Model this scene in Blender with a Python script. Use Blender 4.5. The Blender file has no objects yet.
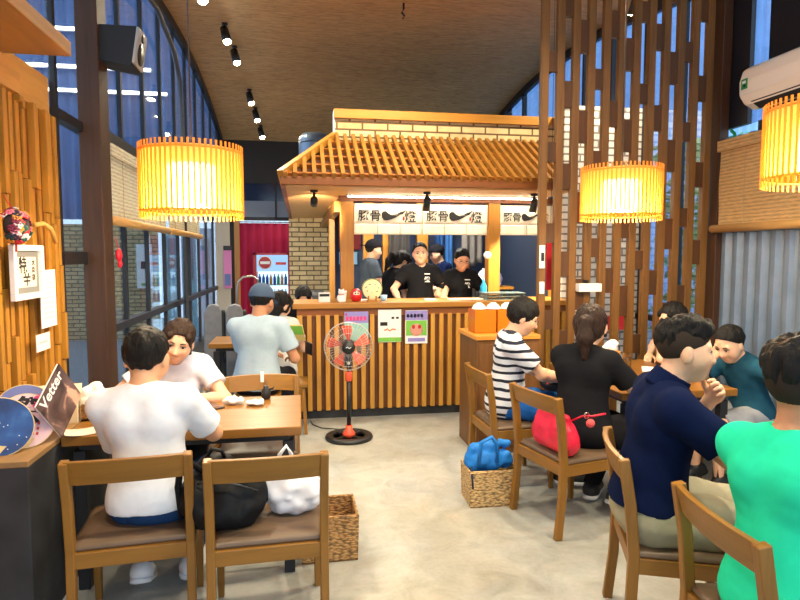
import bpy, math, random
import numpy as np
from mathutils import Vector, Matrix

random.seed(7)
SC = bpy.context.scene
COL = SC.collection
PI = math.pi
R = math.radians

# ------------------------------------------------------------------ materials
MATS = {}

def newmat(name):
    m = bpy.data.materials.new(name)
    m.use_nodes = True
    nt = m.node_tree
    for n in list(nt.nodes):
        nt.nodes.remove(n)
    out = nt.nodes.new('ShaderNodeOutputMaterial')
    return m, nt, out

def N(nt, typ, **kw):
    n = nt.nodes.new('ShaderNode' + typ)
    for k, v in kw.items():
        if k in n.inputs:
            n.inputs[k].default_value = v
        else:
            setattr(n, k, v)
    return n

def c4(c):
    return (c[0], c[1], c[2], 1.0)

def srgb(r, g, b):
    def f(v):
        v /= 255.0
        return v / 12.92 if v <= .04045 else ((v + .055) / 1.055) ** 2.4
    return (f(r), f(g), f(b))

def coords(nt, scale=(1, 1, 1), src='Object'):
    tc = N(nt, 'TexCoord')
    mp = N(nt, 'Mapping')
    mp.inputs['Scale'].default_value = scale
    nt.links.new(tc.outputs[src], mp.inputs['Vector'])
    return mp.outputs['Vector']

def ramp(nt, fac, stops):
    r = N(nt, 'ValToRGB')
    e = r.color_ramp.elements
    while len(e) < len(stops):
        e.new(0.5)
    for i, (p, c) in enumerate(stops):
        e[i].position = p
        e[i].color = c4(c)
    nt.links.new(fac, r.inputs['Fac'])
    return r.outputs['Color']

def mul(c, f):
    return tuple(min(1, v * f) for v in c)

def plain(name, col, rough=.5, metal=0, spec=.5, noise=0.0, nscale=20, bump=0.0, sheen=0, sss=0):
    if name in MATS:
        return MATS[name]
    m, nt, out = newmat(name)
    b = N(nt, 'BsdfPrincipled', Roughness=rough, Metallic=metal)
    b.inputs['Base Color'].default_value = c4(col)
    b.inputs['Specular IOR Level'].default_value = spec
    if sss:
        b.inputs['Subsurface Weight'].default_value = sss
        b.inputs['Subsurface Radius'].default_value = (.6, .25, .12)
        b.inputs['Subsurface Scale'].default_value = .02
    if sheen:
        b.inputs['Sheen Weight'].default_value = sheen
    if noise or bump:
        v = coords(nt)
        t = N(nt, 'TexNoise', Scale=nscale, Detail=5.0)
        nt.links.new(v, t.inputs['Vector'])
        if noise:
            nt.links.new(ramp(nt, t.outputs['Fac'], [(.3, mul(col, 1 - noise)), (.7, mul(col, 1 + noise))]), b.inputs['Base Color'])
        if bump:
            bp = N(nt, 'Bump', Strength=bump, Distance=.004)
            nt.links.new(t.outputs['Fac'], bp.inputs['Height'])
            nt.links.new(bp.outputs['Normal'], b.inputs['Normal'])
    nt.links.new(b.outputs[0], out.inputs[0])
    MATS[name] = m
    return m

def wood(name, col, axis='x', rough=.42, var=.35, scale=1.0):
    if name in MATS:
        return MATS[name]
    m, nt, out = newmat(name)
    s = [14 * scale] * 3
    s['xyz'.index(axis)] = .9 * scale
    v = coords(nt, tuple(s))
    t = N(nt, 'TexNoise', Scale=1.6, Detail=6.0, Roughness=.62, Distortion=.6)
    nt.links.new(v, t.inputs['Vector'])
    b = N(nt, 'BsdfPrincipled', Roughness=rough)
    b.inputs['Specular IOR Level'].default_value = .4
    nt.links.new(ramp(nt, t.outputs['Fac'], [(.25, mul(col, 1 - var)), (.5, col), (.78, mul(col, 1 + var * .7))]), b.inputs['Base Color'])
    bp = N(nt, 'Bump', Strength=.15, Distance=.003)
    nt.links.new(t.outputs['Fac'], bp.inputs['Height'])
    nt.links.new(bp.outputs['Normal'], b.inputs['Normal'])
    nt.links.new(b.outputs[0], out.inputs[0])
    MATS[name] = m
    return m

def emit(name, col, strength):
    if name in MATS:
        return MATS[name]
    m, nt, out = newmat(name)
    e = N(nt, 'Emission', Strength=strength)
    e.inputs['Color'].default_value = c4(col)
    nt.links.new(e.outputs[0], out.inputs[0])
    MATS[name] = m
    return m

def brickmat(name, axes, c1, c2, mortar, w=.22, h=.075, rough=.85, msize=.01):
    if name in MATS:
        return MATS[name]
    m, nt, out = newmat(name)
    tc = N(nt, 'TexCoord')
    sp = N(nt, 'SeparateXYZ')
    cb = N(nt, 'CombineXYZ')
    nt.links.new(tc.outputs['Object'], sp.inputs[0])
    nt.links.new(sp.outputs[axes[0].upper()], cb.inputs[0])
    nt.links.new(sp.outputs[axes[1].upper()], cb.inputs[1])
    br = N(nt, 'TexBrick', Scale=1.0)
    br.inputs['Color1'].default_value = c4(c1)
    br.inputs['Color2'].default_value = c4(c2)
    br.inputs['Mortar'].default_value = c4(mortar)
    br.inputs['Mortar Size'].default_value = msize
    br.inputs['Brick Width'].default_value = w
    br.inputs['Row Height'].default_value = h
    br.inputs['Bias'].default_value = 0
    nt.links.new(cb.outputs[0], br.inputs['Vector'])
    no = N(nt, 'TexNoise', Scale=9.0, Detail=4.0)
    nt.links.new(tc.outputs['Object'], no.inputs['Vector'])
    mx = N(nt, 'Mix', data_type='RGBA', blend_type='MULTIPLY')
    mx.inputs['Factor'].default_value = .45
    nt.links.new(br.outputs['Color'], mx.inputs[6])
    nt.links.new(ramp(nt, no.outputs['Fac'], [(.3, (.45, .42, .4)), (.7, (1, 1, 1))]), mx.inputs[7])
    b = N(nt, 'BsdfPrincipled', Roughness=rough)
    nt.links.new(mx.outputs[2], b.inputs['Base Color'])
    bp = N(nt, 'Bump', Strength=.7, Distance=.012)
    bp.invert = True
    nt.links.new(br.outputs['Fac'], bp.inputs['Height'])
    nt.links.new(bp.outputs['Normal'], b.inputs['Normal'])
    nt.links.new(b.outputs[0], out.inputs[0])
    MATS[name] = m
    return m

def glassmat(name, tint=(.9, .95, 1), gloss=.12):
    if name in MATS:
        return MATS[name]
    m, nt, out = newmat(name)
    t = N(nt, 'BsdfTransparent')
    t.inputs['Color'].default_value = c4(tint)
    g = N(nt, 'BsdfGlossy', Roughness=.03)
    lw = N(nt, 'LayerWeight', Blend=.25)
    mt = N(nt, 'Math', operation='MULTIPLY_ADD')
    mt.inputs[1].default_value = .5
    mt.inputs[2].default_value = gloss * .3
    nt.links.new(lw.outputs['Fresnel'], mt.inputs[0])
    mx = N(nt, 'MixShader')
    nt.links.new(mt.outputs[0], mx.inputs[0])
    nt.links.new(t.outputs[0], mx.inputs[1])
    nt.links.new(g.outputs[0], mx.inputs[2])
    nt.links.new(mx.outputs[0], out.inputs[0])
    MATS[name] = m
    return m

def concrete_floor():
    m, nt, out = newmat('floor_concrete')
    v = coords(nt)
    n1 = N(nt, 'TexNoise', Scale=.9, Detail=6.0, Roughness=.6)
    n2 = N(nt, 'TexNoise', Scale=5.0, Detail=8.0, Roughness=.65, Distortion=.8)
    n3 = N(nt, 'TexNoise', Scale=45.0, Detail=4.0)
    for n in (n1, n2, n3):
        nt.links.new(v, n.inputs['Vector'])
    base = ramp(nt, n2.outputs['Fac'], [(.25, srgb(164, 162, 153)), (.5, srgb(188, 187, 180)), (.75, srgb(206, 205, 199))])
    ochre = ramp(nt, n1.outputs['Fac'], [(.32, srgb(210, 196, 164)), (.6, srgb(212, 218, 222))])
    mx = N(nt, 'Mix', data_type='RGBA', blend_type='MULTIPLY')
    mx.inputs['Factor'].default_value = .6
    nt.links.new(base, mx.inputs[6])
    nt.links.new(ochre, mx.inputs[7])
    mx2 = N(nt, 'Mix', data_type='RGBA', blend_type='MULTIPLY')
    mx2.inputs['Factor'].default_value = .14
    nt.links.new(mx.outputs[2], mx2.inputs[6])
    nt.links.new(ramp(nt, n3.outputs['Fac'], [(.35, (.6, .58, .55)), (.55, (1, 1, 1))]), mx2.inputs[7])
    b = N(nt, 'BsdfPrincipled')
    nt.links.new(mx2.outputs[2], b.inputs['Base Color'])
    rr = N(nt, 'MapRange')
    rr.inputs['To Min'].default_value = .28
    rr.inputs['To Max'].default_value = .6
    nt.links.new(n2.outputs['Fac'], rr.inputs['Value'])
    nt.links.new(rr.outputs[0], b.inputs['Roughness'])
    bp = N(nt, 'Bump', Strength=.12, Distance=.004)
    nt.links.new(n2.outputs['Fac'], bp.inputs['Height'])
    nt.links.new(bp.outputs['Normal'], b.inputs['Normal'])
    nt.links.new(b.outputs[0], out.inputs[0])
    return m

def chipboard():
    m, nt, out = newmat('ceiling_chipboard')
    v = coords(nt, (5, 34, 34))
    t = N(nt, 'TexNoise', Scale=1.0, Detail=5.0, Roughness=.7, Distortion=1.2)
    nt.links.new(v, t.inputs['Vector'])
    v2 = coords(nt, (.5, .6, .6))
    t2 = N(nt, 'TexNoise', Scale=1.0, Detail=2.0)
    nt.links.new(v2, t2.inputs['Vector'])
    c = ramp(nt, t.outputs['Fac'], [(.30, srgb(164, 120, 76)), (.5, srgb(216, 168, 108)), (.72, srgb(240, 202, 142))])
    mx = N(nt, 'Mix', data_type='RGBA', blend_type='MULTIPLY')
    mx.inputs['Factor'].default_value = .4
    nt.links.new(c, mx.inputs[6])
    nt.links.new(ramp(nt, t2.outputs['Fac'], [(.3, (.55, .5, .45)), (.7, (1, 1, 1))]), mx.inputs[7])
    b = N(nt, 'BsdfPrincipled', Roughness=.6)
    nt.links.new(mx.outputs[2], b.inputs['Base Color'])
    bp = N(nt, 'Bump', Strength=.3, Distance=.004)
    nt.links.new(t.outputs['Fac'], bp.inputs['Height'])
    nt.links.new(bp.outputs['Normal'], b.inputs['Normal'])
    nt.links.new(b.outputs[0], out.inputs[0])
    return m

def rattan(name, col, axis_h='z', axis_v='y', f=220, fv=14):
    if name in MATS:
        return MATS[name]
    m, nt, out = newmat(name)
    tc = N(nt, 'TexCoord')
    sp = N(nt, 'SeparateXYZ')
    nt.links.new(tc.outputs['Object'], sp.inputs[0])
    def wave(ax, fr):
        a = N(nt, 'Math', operation='MULTIPLY')
        a.inputs[1].default_value = fr
        nt.links.new(sp.outputs[ax.upper()], a.inputs[0])
        s = N(nt, 'Math', operation='SINE')
        nt.links.new(a.outputs[0], s.inputs[0])
        return s.outputs[0]
    s1 = wave(axis_h, f)
    no = N(nt, 'TexNoise', Scale=14.0, Detail=5.0)
    mp = coords(nt, (1, 1, 8))
    nt.links.new(mp, no.inputs['Vector'])
    ad = N(nt, 'Math', operation='MULTIPLY_ADD')
    ad.inputs[1].default_value = .16
    nt.links.new(s1, ad.inputs[0])
    nt.links.new(no.outputs['Fac'], ad.inputs[2])
    b = N(nt, 'BsdfPrincipled', Roughness=.7)
    nt.links.new(ramp(nt, ad.outputs[0], [(.25, mul(col, .6)), (.5, col), (.75, mul(col, 1.35))]), b.inputs['Base Color'])
    tr = N(nt, 'BsdfTranslucent')
    tr.inputs['Color'].default_value = c4(col)
    mx = N(nt, 'MixShader')
    mx.inputs[0].default_value = .25
    nt.links.new(b.outputs[0], mx.inputs[1])
    nt.links.new(tr.outputs[0], mx.inputs[2])
    nt.links.new(mx.outputs[0], out.inputs[0])
    MATS[name] = m
    return m

def weave(name, col):
    """basket weave from object coordinates"""
    if name in MATS:
        return MATS[name]
    m, nt, out = newmat(name)
    v = coords(nt, (1, 1, 1))
    ch = N(nt, 'TexVoronoi', Scale=70.0)
    mp = coords(nt, (.6, .6, 1.4))
    nt.links.new(mp, ch.inputs['Vector'])
    no = N(nt, 'TexNoise', Scale=12.0, Detail=4.0)
    nt.links.new(v, no.inputs['Vector'])
    b = N(nt, 'BsdfPrincipled', Roughness=.7)
    c = ramp(nt, ch.outputs['Distance'], [(.1, mul(col, 1.25)), (.45, col), (.8, mul(col, .35))])
    mx = N(nt, 'Mix', data_type='RGBA', blend_type='MULTIPLY')
    mx.inputs['Factor'].default_value = .5
    nt.links.new(c, mx.inputs[6])
    nt.links.new(ramp(nt, no.outputs['Fac'], [(.3, (.55, .5, .45)), (.7, (1, 1, 1))]), mx.inputs[7])
    nt.links.new(mx.outputs[2], b.inputs['Base Color'])
    bp = N(nt, 'Bump', Strength=.8, Distance=.008)
    bp.invert = True
    nt.links.new(ch.outputs['Distance'], bp.inputs['Height'])
    nt.links.new(bp.outputs['Normal'], b.inputs['Normal'])
    nt.links.new(b.outputs[0], out.inputs[0])
    MATS[name] = m
    return m

def shade_paper():
    m, nt, out = newmat('lamp_paper')
    tr = N(nt, 'BsdfTranslucent')
    tr.inputs['Color'].default_value = c4((1.0, .52, .10))
    rf = N(nt, 'BsdfRefraction', Roughness=.48, IOR=1.35)
    rf.inputs['Color'].default_value = c4((1.0, .84, .50))
    mx = N(nt, 'MixShader')
    mx.inputs[0].default_value = .5
    nt.links.new(tr.outputs[0], mx.inputs[1])
    nt.links.new(rf.outputs[0], mx.inputs[2])
    nt.links.new(mx.outputs[0], out.inputs[0])
    return m

def rib_wood():
    m, nt, out = newmat('lamp_rib')
    b = N(nt, 'BsdfPrincipled', Roughness=.5)
    b.inputs['Base Color'].default_value = c4(srgb(226, 160, 66))
    tr = N(nt, 'BsdfTranslucent')
    tr.inputs['Color'].default_value = c4((1.0, .52, .10))
    mx = N(nt, 'MixShader')
    mx.inputs[0].default_value = .55
    nt.links.new(b.outputs[0], mx.inputs[1])
    nt.links.new(tr.outputs[0], mx.inputs[2])
    nt.links.new(mx.outputs[0], out.inputs[0])
    return m

def stripes(name, base, dark, period, duty, wob=.0, axis='Z', rough=.8):
    m, nt, out = newmat(name)
    tc = N(nt, 'TexCoord')
    sp = N(nt, 'SeparateXYZ')
    nt.links.new(tc.outputs['Object'], sp.inputs[0])
    no = N(nt, 'TexNoise', Scale=6.0, Detail=2.0)
    nt.links.new(tc.outputs['Object'], no.inputs['Vector'])
    ad = N(nt, 'Math', operation='MULTIPLY_ADD')
    ad.inputs[1].default_value = wob
    nt.links.new(no.outputs['Fac'], ad.inputs[0])
    nt.links.new(sp.outputs[axis], ad.inputs[2])
    dv = N(nt, 'Math', operation='DIVIDE')
    dv.inputs[1].default_value = period
    nt.links.new(ad.outputs[0], dv.inputs[0])
    fr = N(nt, 'Math', operation='FRACT')
    nt.links.new(dv.outputs[0], fr.inputs[0])
    lt = N(nt, 'Math', operation='LESS_THAN')
    lt.inputs[1].default_value = duty
    nt.links.new(fr.outputs[0], lt.inputs[0])
    mx = N(nt, 'Mix', data_type='RGBA')
    nt.links.new(lt.outputs[0], mx.inputs['Factor'])
    mx.inputs[6].default_value = c4(base)
    mx.inputs[7].default_value = c4(dark)
    b = N(nt, 'BsdfPrincipled', Roughness=rough)
    nt.links.new(mx.outputs[2], b.inputs['Base Color'])
    nt.links.new(b.outputs[0], out.inputs[0])
    return m

# ------------------------------------------------------------------ mesh building
class MB:
    def __init__(s):
        s.v = []
        s.f = []

    def add(s, vs, fs, M=None):
        o = len(s.v)
        if M is not None:
            vs = [M @ Vector(p) for p in vs]
        s.v += [tuple(p) for p in vs]
        s.f += [tuple(i + o for i in f) for f in fs]
        return s

    def box(s, x0, x1, y0, y1, z0, z1, M=None):
        vs = [(x, y, z) for x in (x0, x1) for y in (y0, y1) for z in (z0, z1)]
        fs = [(0, 1, 3, 2), (4, 6, 7, 5), (0, 4, 5, 1), (2, 3, 7, 6), (0, 2, 6, 4), (1, 5, 7, 3)]
        return s.add(vs, fs, M)

    def bar(s, a, b, w, t, up=(0, 0, 1)):
        """rectangular bar from a to b, w across, t along 'up'"""
        a, b = Vector(a), Vector(b)
        d = (b - a).normalized()
        x = d.cross(Vector(up))
        if x.length < 1e-4:
            x = d.cross(Vector((0, 1, 0)))
        x.normalize()
        y = x.cross(d)
        vs = []
        for p in (a, b):
            for sx, sy in ((-1, -1), (1, -1), (1, 1), (-1, 1)):
                vs.append(p + x * sx * w / 2 + y * sy * t / 2)
        fs = [(3, 2, 1, 0), (4, 5, 6, 7), (0, 1, 5, 4), (1, 2, 6, 5), (2, 3, 7, 6), (3, 0, 4, 7)]
        return s.add(vs, fs)

    def sweep(s, path, prof, up=(0, 0, 1), closed=False):
        """sweep closed 2d profile along a path"""
        n, k = len(path), len(prof)
        P = [Vector(p) for p in path]
        vs = []
        for i in range(n):
            if closed:
                d = P[(i + 1) % n] - P[i - 1]
            else:
                d = P[min(i + 1, n - 1)] - P[max(i - 1, 0)]
            d.normalize()
            x = d.cross(Vector(up))
            if x.length < 1e-4:
                x = d.cross(Vector((0, 1, .01)))
            x.normalize()
            y = x.cross(d)
            for a, b in prof:
                vs.append(P[i] + x * a + y * b)
        fs = []
        for i in range(n if closed else n - 1):
            j = (i + 1) % n
            for q in range(k):
                r = (q + 1) % k
                fs.append((i * k + q, i * k + r, j * k + r, j * k + q))
        if not closed:
            fs.append(tuple(range(k - 1, -1, -1)))
            fs.append(tuple((n - 1) * k + q for q in range(k)))
        return s.add(vs, fs)

    def tube(s, path, r, n=8, closed=False, up=(0, 0, 1)):
        return s.sweep(path, [(r * math.cos(2 * PI * i / n), r * math.sin(2 * PI * i / n)) for i in range(n)], up, closed)

    def cyl(s, a, b, r1, r2=None, n=20):
        r2 = r1 if r2 is None else r2
        a, b = Vector(a), Vector(b)
        d = (b - a).normalized()
        x = d.cross(Vector((0, 0, 1)))
        if x.length < 1e-4:
            x = Vector((1, 0, 0))
        x.normalize()
        y = d.cross(x)
        vs = []
        for p, r in ((a, r1), (b, r2)):
            for i in range(n):
                t = 2 * PI * i / n
                vs.append(p + (x * math.cos(t) + y * math.sin(t)) * r)
        fs = [(i, (i + 1) % n, n + (i + 1) % n, n + i) for i in range(n)]
        fs += [tuple(range(n - 1, -1, -1)), tuple(range(n, 2 * n))]
        return s.add(vs, fs)

    def lathe(s, prof, n=28, c=(0, 0, 0), M=None):
        """profile [(r, z)] turned around the z axis"""
        vs, fs, k = [], [], len(prof)
        for i in range(n):
            t = 2 * PI * i / n
            for r, z in prof:
                vs.append((c[0] + r * math.cos(t), c[1] + r * math.sin(t), c[2] + z))
        for i in range(n):
            j = (i + 1) % n
            for q in range(k - 1):
                fs.append((i * k + q, j * k + q, j * k + q + 1, i * k + q + 1))
        if prof[0][0] > 1e-6:
            fs.append(tuple(i * k for i in range(n - 1, -1, -1)))
        if prof[-1][0] > 1e-6:
            fs.append(tuple(i * k + k - 1 for i in range(n)))
        return s.add(vs, fs, M)

    def ell(s, c, r, nu=16, nv=10, M=None):
        vs, fs = [], []
        for j in range(nv + 1):
            p = PI * j / nv
            for i in range(nu):
                t = 2 * PI * i / nu
                vs.append((c[0] + r[0] * math.sin(p) * math.cos(t), c[1] + r[1] * math.sin(p) * math.sin(t), c[2] + r[2] * math.cos(p)))
        for j in range(nv):
            for i in range(nu):
                a, b = j * nu + i, j * nu + (i + 1) % nu
                fs.append((a, a + nu, b + nu, b))
        return s.add(vs, fs, M)

    def prism(s, poly, t0, t1, M=None):
        """polygon in x,z extruded along y from t0 to t1"""
        n = len(poly)
        vs = [(x, t0, z) for x, z in poly] + [(x, t1, z) for x, z in poly]
        fs = [tuple(range(n)), tuple(range(2 * n - 1, n - 1, -1))]
        fs += [(i, n + i, n + (i + 1) % n, (i + 1) % n) for i in range(n)]
        return s.add(vs, fs, M)

    def surf(s, fn, nu, nv, thick=0.0):
        """grid surface fn(u,v) -> point"""
        vs = [tuple(fn(i / nu, j / nv)) for j in range(nv + 1) for i in range(nu + 1)]
        fs = [(j * (nu + 1) + i, j * (nu + 1) + i + 1, (j + 1) * (nu + 1) + i + 1, (j + 1) * (nu + 1) + i) for j in range(nv) for i in range(nu)]
        return s.add(vs, fs)

    def build(s, name, mat, parent=None, smooth=False, bevel=0, solid=0, M=None, subsurf=0):
        me = bpy.data.meshes.new(name)
        me.from_pydata(s.v, [], s.f)
        me.validate()
        o = bpy.data.objects.new(name, me)
        COL.objects.link(o)
        import bmesh
        bm = bmesh.new()
        bm.from_mesh(me)
        bmesh.ops.remove_doubles(bm, verts=bm.verts, dist=1e-6)
        bmesh.ops.recalc_face_normals(bm, faces=bm.faces)
        bm.to_mesh(me)
        bm.free()
        me.materials.append(mat)
        if parent is not None:
            o.parent = parent
        if M is not None:
            o.matrix_local = M
        if smooth:
            me.polygons.foreach_set('use_smooth', [True] * len(me.polygons))
        if solid:
            md = o.modifiers.new('solid', 'SOLIDIFY')
            md.thickness = solid
            md.offset = 0
        if bevel:
            md = o.modifiers.new('bevel', 'BEVEL')
            md.width = bevel
            md.segments = 2
            md.limit_method = 'ANGLE'
        if subsurf:
            md = o.modifiers.new('sub', 'SUBSURF')
            md.levels = md.render_levels = subsurf
        return o

def tag(o, label=None, cat=None, group=None, kind=None):
    if label:
        o['label'] = label
    if cat:
        o['category'] = cat
    if group:
        o['group'] = group
    if kind:
        o['kind'] = kind
    return o

def thing(name, label, cat, loc=(0, 0, 0), rz=0, group=None):
    o = bpy.data.objects.new(name, None)
    o.empty_display_size = .1
    COL.objects.link(o)
    o.location = loc
    o.rotation_euler = (0, 0, rz)
    return tag(o, label, cat, group)

def struct(o):
    o['kind'] = 'structure'
    return o

def kids(o):
    return [c for c in list(COL.objects) if c.parent == o]

def dup(root, loc, rz=0, label=None):
    r = root.copy()
    COL.objects.link(r)
    r.location = loc
    r.rotation_euler = (0, 0, rz)
    if label:
        r['label'] = label
    for ch in kids(root):
        c = ch.copy()
        COL.objects.link(c)
        c.parent = r
        for g in kids(ch):
            d = g.copy()
            COL.objects.link(d)
            d.parent = c
    return r

_tmp = []
def text_mesh(body, size, bold=0.0, depth=.001):
    cu = bpy.data.curves.new('txt', 'FONT')
    cu.body = body
    cu.size = size
    cu.align_x = 'CENTER'
    cu.align_y = 'CENTER'
    cu.extrude = depth
    cu.offset = bold
    ob = bpy.data.objects.new('txt', cu)
    COL.objects.link(ob)
    bpy.context.view_layer.update()
    dg = bpy.context.evaluated_depsgraph_get()
    me = bpy.data.meshes.new_from_object(ob.evaluated_get(dg))
    bpy.data.objects.remove(ob)
    bpy.data.curves.remove(cu)
    return me

def lettering(name, body, size, mat, parent, M, bold=0.0, depth=.001):
    me = text_mesh(body, size, bold, depth)
    me.materials.clear()
    me.materials.append(mat)
    o = bpy.data.objects.new(name, me)
    COL.objects.link(o)
    o.parent = parent
    o.matrix_local = M
    return o

def frameM(origin, xdir, zdir):
    """text frame: x along xdir, y (text up) along zdir"""
    x = Vector(xdir).normalized()
    y = Vector(zdir).normalized()
    z = x.cross(y)
    M = Matrix((x, y, z)).transposed().to_4x4()
    M.translation = Vector(origin)
    return M
# light levels
SPOT_EAVE, SPOT_CEIL, LAMP_P, LAMP_E, WORLD_S, EXPO = 170, 125, 42, 26, 1.7, 0.45
# ------------------------------------------------------------------ figures: one distance field per garment or body
BIG = 1.0

def V(*a):
    return np.array(a, dtype=np.float64)

def nrm(v):
    return v / (np.linalg.norm(v) + 1e-9)

def rotm(axis, deg):
    t = math.radians(deg)
    c, s = math.cos(t), math.sin(t)
    if axis == 'x':
        return np.array([[1, 0, 0], [0, c, -s], [0, s, c]])
    if axis == 'y':
        return np.array([[c, 0, s], [0, 1, 0], [-s, 0, c]])
    return np.array([[c, -s, 0], [s, c, 0], [0, 0, 1]])

I3 = np.eye(3)

def cone(a, b, r1, r2, k=.02):
    return ('c', np.array(a, float), np.array(b, float), r1, r2, k)

def ell(c, r, Rm=I3, k=.03):
    return ('e', np.array(c, float), np.array(r, float), Rm, None, k)

def inflate(p, d, k=None):
    if p[0] == 'c':
        return ('c', p[1], p[2], p[3] + d, p[4] + d, p[5] if k is None else k)
    return ('e', p[1], p[2] + d, p[3], None, p[5] if k is None else k)

def bbox(p):
    if p[0] == 'c':
        r = max(p[3], p[4])
        return np.minimum(p[1], p[2]) - r, np.maximum(p[1], p[2]) + r
    e = np.sqrt(((p[3] * p[2][None, :]) ** 2).sum(1))
    return p[1] - e, p[1] + e

class Grid:
    def __init__(s, prims, h, pad=.02):
        lo = np.min([bbox(p)[0] for p in prims], 0) - pad
        hi = np.max([bbox(p)[1] for p in prims], 0) + pad
        s.h, s.o = h, lo
        s.n = np.ceil((hi - lo) / h).astype(int) + 1

    def field(s):
        return np.full(s.n, BIG, np.float32)

    def local(s, lo, hi):
        i0 = np.maximum(0, np.floor((lo - s.o) / s.h).astype(int))
        i1 = np.minimum(s.n, np.ceil((hi - s.o) / s.h).astype(int) + 1)
        if np.any(i1 <= i0):
            return None, None
        sl = tuple(slice(a, b) for a, b in zip(i0, i1))
        ax = [(s.o[d] + s.h * np.arange(i0[d], i1[d])).astype(np.float32) for d in range(3)]
        return sl, np.meshgrid(*ax, indexing='ij', sparse=True)

    def allco(s):
        ax = [(s.o[d] + s.h * np.arange(s.n[d])).astype(np.float32) for d in range(3)]
        return np.meshgrid(*ax, indexing='ij', sparse=True)

    def dist(s, p, m):
        lo, hi = bbox(p)
        sl, X = s.local(lo - m, hi + m)
        if sl is None:
            return None, None
        if p[0] == 'c':
            a, b, r1, r2 = p[1], p[2], p[3], p[4]
            d = b - a
            L = float(d @ d) + 1e-12
            q = [X[i] - a[i] for i in range(3)]
            t = np.clip((q[0] * d[0] + q[1] * d[1] + q[2] * d[2]) / L, 0, 1)
            dd = np.sqrt(sum((q[i] - t * d[i]) ** 2 for i in range(3)))
            return sl, (dd - (r1 + t * (r2 - r1))).astype(np.float32)
        c, r, Rm = p[1], p[2], p[3]
        q = [X[i] - c[i] for i in range(3)]
        l = [sum(q[i] * Rm[i, j] for i in range(3)) for j in range(3)]
        k0 = np.sqrt(sum((l[j] / r[j]) ** 2 for j in range(3)))
        k1 = np.sqrt(sum((l[j] / r[j] ** 2) ** 2 for j in range(3))) + 1e-9
        return sl, (k0 * (k0 - 1) / k1).astype(np.float32)

    def add(s, F, prims):
        for p in prims:
            k = p[5]
            sl, d = s.dist(p, k + 3 * s.h)
            if sl is None:
                continue
            f = F[sl]
            h = np.maximum(k - np.abs(f - d), 0) / k
            F[sl] = np.minimum(f, d) - h * h * k * .25
        return F

    def sub(s, F, prims):
        for p in prims:
            k = p[5]
            sl, d = s.dist(p, k + 3 * s.h)
            if sl is None:
                continue
            f = F[sl]
            d = -d
            h = np.maximum(k - np.abs(f - d), 0) / k
            F[sl] = np.maximum(f, d) + h * h * k * .25
        return F

    def cut(s, F, pt, n):
        """keep the side where n.(x-pt) < 0"""
        X = s.allco()
        d = sum((X[i] - pt[i]) * n[i] for i in range(3))
        np.maximum(F, d.astype(np.float32), out=F)
        return F

    def noise(s, sp, rg):
        A = None
        dims = [int(s.n[d] * s.h / sp[d]) + 3 for d in range(3)]
        A = rg.rand(*dims).astype(np.float32)
        for d in range(3):
            t = np.arange(s.n[d]) * s.h / sp[d] + rg.rand()
            i0 = np.minimum(t.astype(int), dims[d] - 2)
            w = t - i0
            w = (w * w * (3 - 2 * w)).astype(np.float32)
            sh = [1, 1, 1]
            sh[d] = -1
            A = np.take(A, i0, d) * (1 - w.reshape(sh)) + np.take(A, i0 + 1, d) * w.reshape(sh)
        return A

    def folds(s, F, amp, wl, seed, n=5, bias=(1, 1, 1)):
        """irregular soft folds: smooth noise plus thin creases"""
        rg = np.random.RandomState(seed)
        sp = [wl * .55 / b for b in bias]
        F += amp * 2.0 * (s.noise(sp, rg) - .5)
        F += amp * 1.2 * (.5 - np.abs(s.noise([q * 1.25 for q in sp], rg) - .5) * 2)
        return F

def snets(F, o, h):
    ins = F < 0
    c = np.zeros(tuple(n - 1 for n in F.shape), np.int8)
    C8 = [(i, j, k) for i in (0, 1) for j in (0, 1) for k in (0, 1)]
    def sh(A, q):
        return A[tuple(slice(q[d], A.shape[d] - 1 + q[d]) for d in range(3))]
    for q in C8:
        c += sh(ins, q)
    mixed = (c > 0) & (c < 8)
    co = np.argwhere(mixed)
    idx = np.full(mixed.shape, -1, np.int64)
    idx[mixed] = np.arange(len(co))
    acc = np.zeros((len(co), 3))
    cnt = np.zeros(len(co))
    for a in C8:
        for d in range(3):
            if a[d]:
                continue
            b = list(a)
            b[d] = 1
            va = F[co[:, 0] + a[0], co[:, 1] + a[1], co[:, 2] + a[2]]
            vb = F[co[:, 0] + b[0], co[:, 1] + b[1], co[:, 2] + b[2]]
            x = (va < 0) != (vb < 0)
            t = np.where(x, va / np.where(x, va - vb, 1), 0)
            for e in range(3):
                acc[:, e] += np.where(x, a[e] + (t if e == d else 0), 0)
            cnt += x
    vs = (co + acc / cnt[:, None]) * h + o
    quads = []
    for d in range(3):
        u, w = (d + 1) % 3, (d + 2) % 3
        s0 = [slice(None)] * 3
        s1 = [slice(None)] * 3
        s0[d] = slice(0, F.shape[d] - 1)
        s1[d] = slice(1, F.shape[d])
        A, B = ins[tuple(s0)], ins[tuple(s1)]
        E = np.argwhere(A != B)
        E = E[(E[:, u] > 0) & (E[:, w] > 0) & (E[:, u] < F.shape[u] - 1) & (E[:, w] < F.shape[w] - 1)]
        lo = A[E[:, 0], E[:, 1], E[:, 2]]
        def cell(du, dw):
            e = E.copy()
            e[:, u] += du
            e[:, w] += dw
            return idx[e[:, 0], e[:, 1], e[:, 2]]
        q = np.stack([cell(-1, -1), cell(0, -1), cell(0, 0), cell(-1, 0)], 1)
        q[~lo] = q[~lo][:, ::-1]
        quads.append(q)
    q = np.concatenate(quads)
    q = q[(q >= 0).all(1)]
    return vs, q

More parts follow.
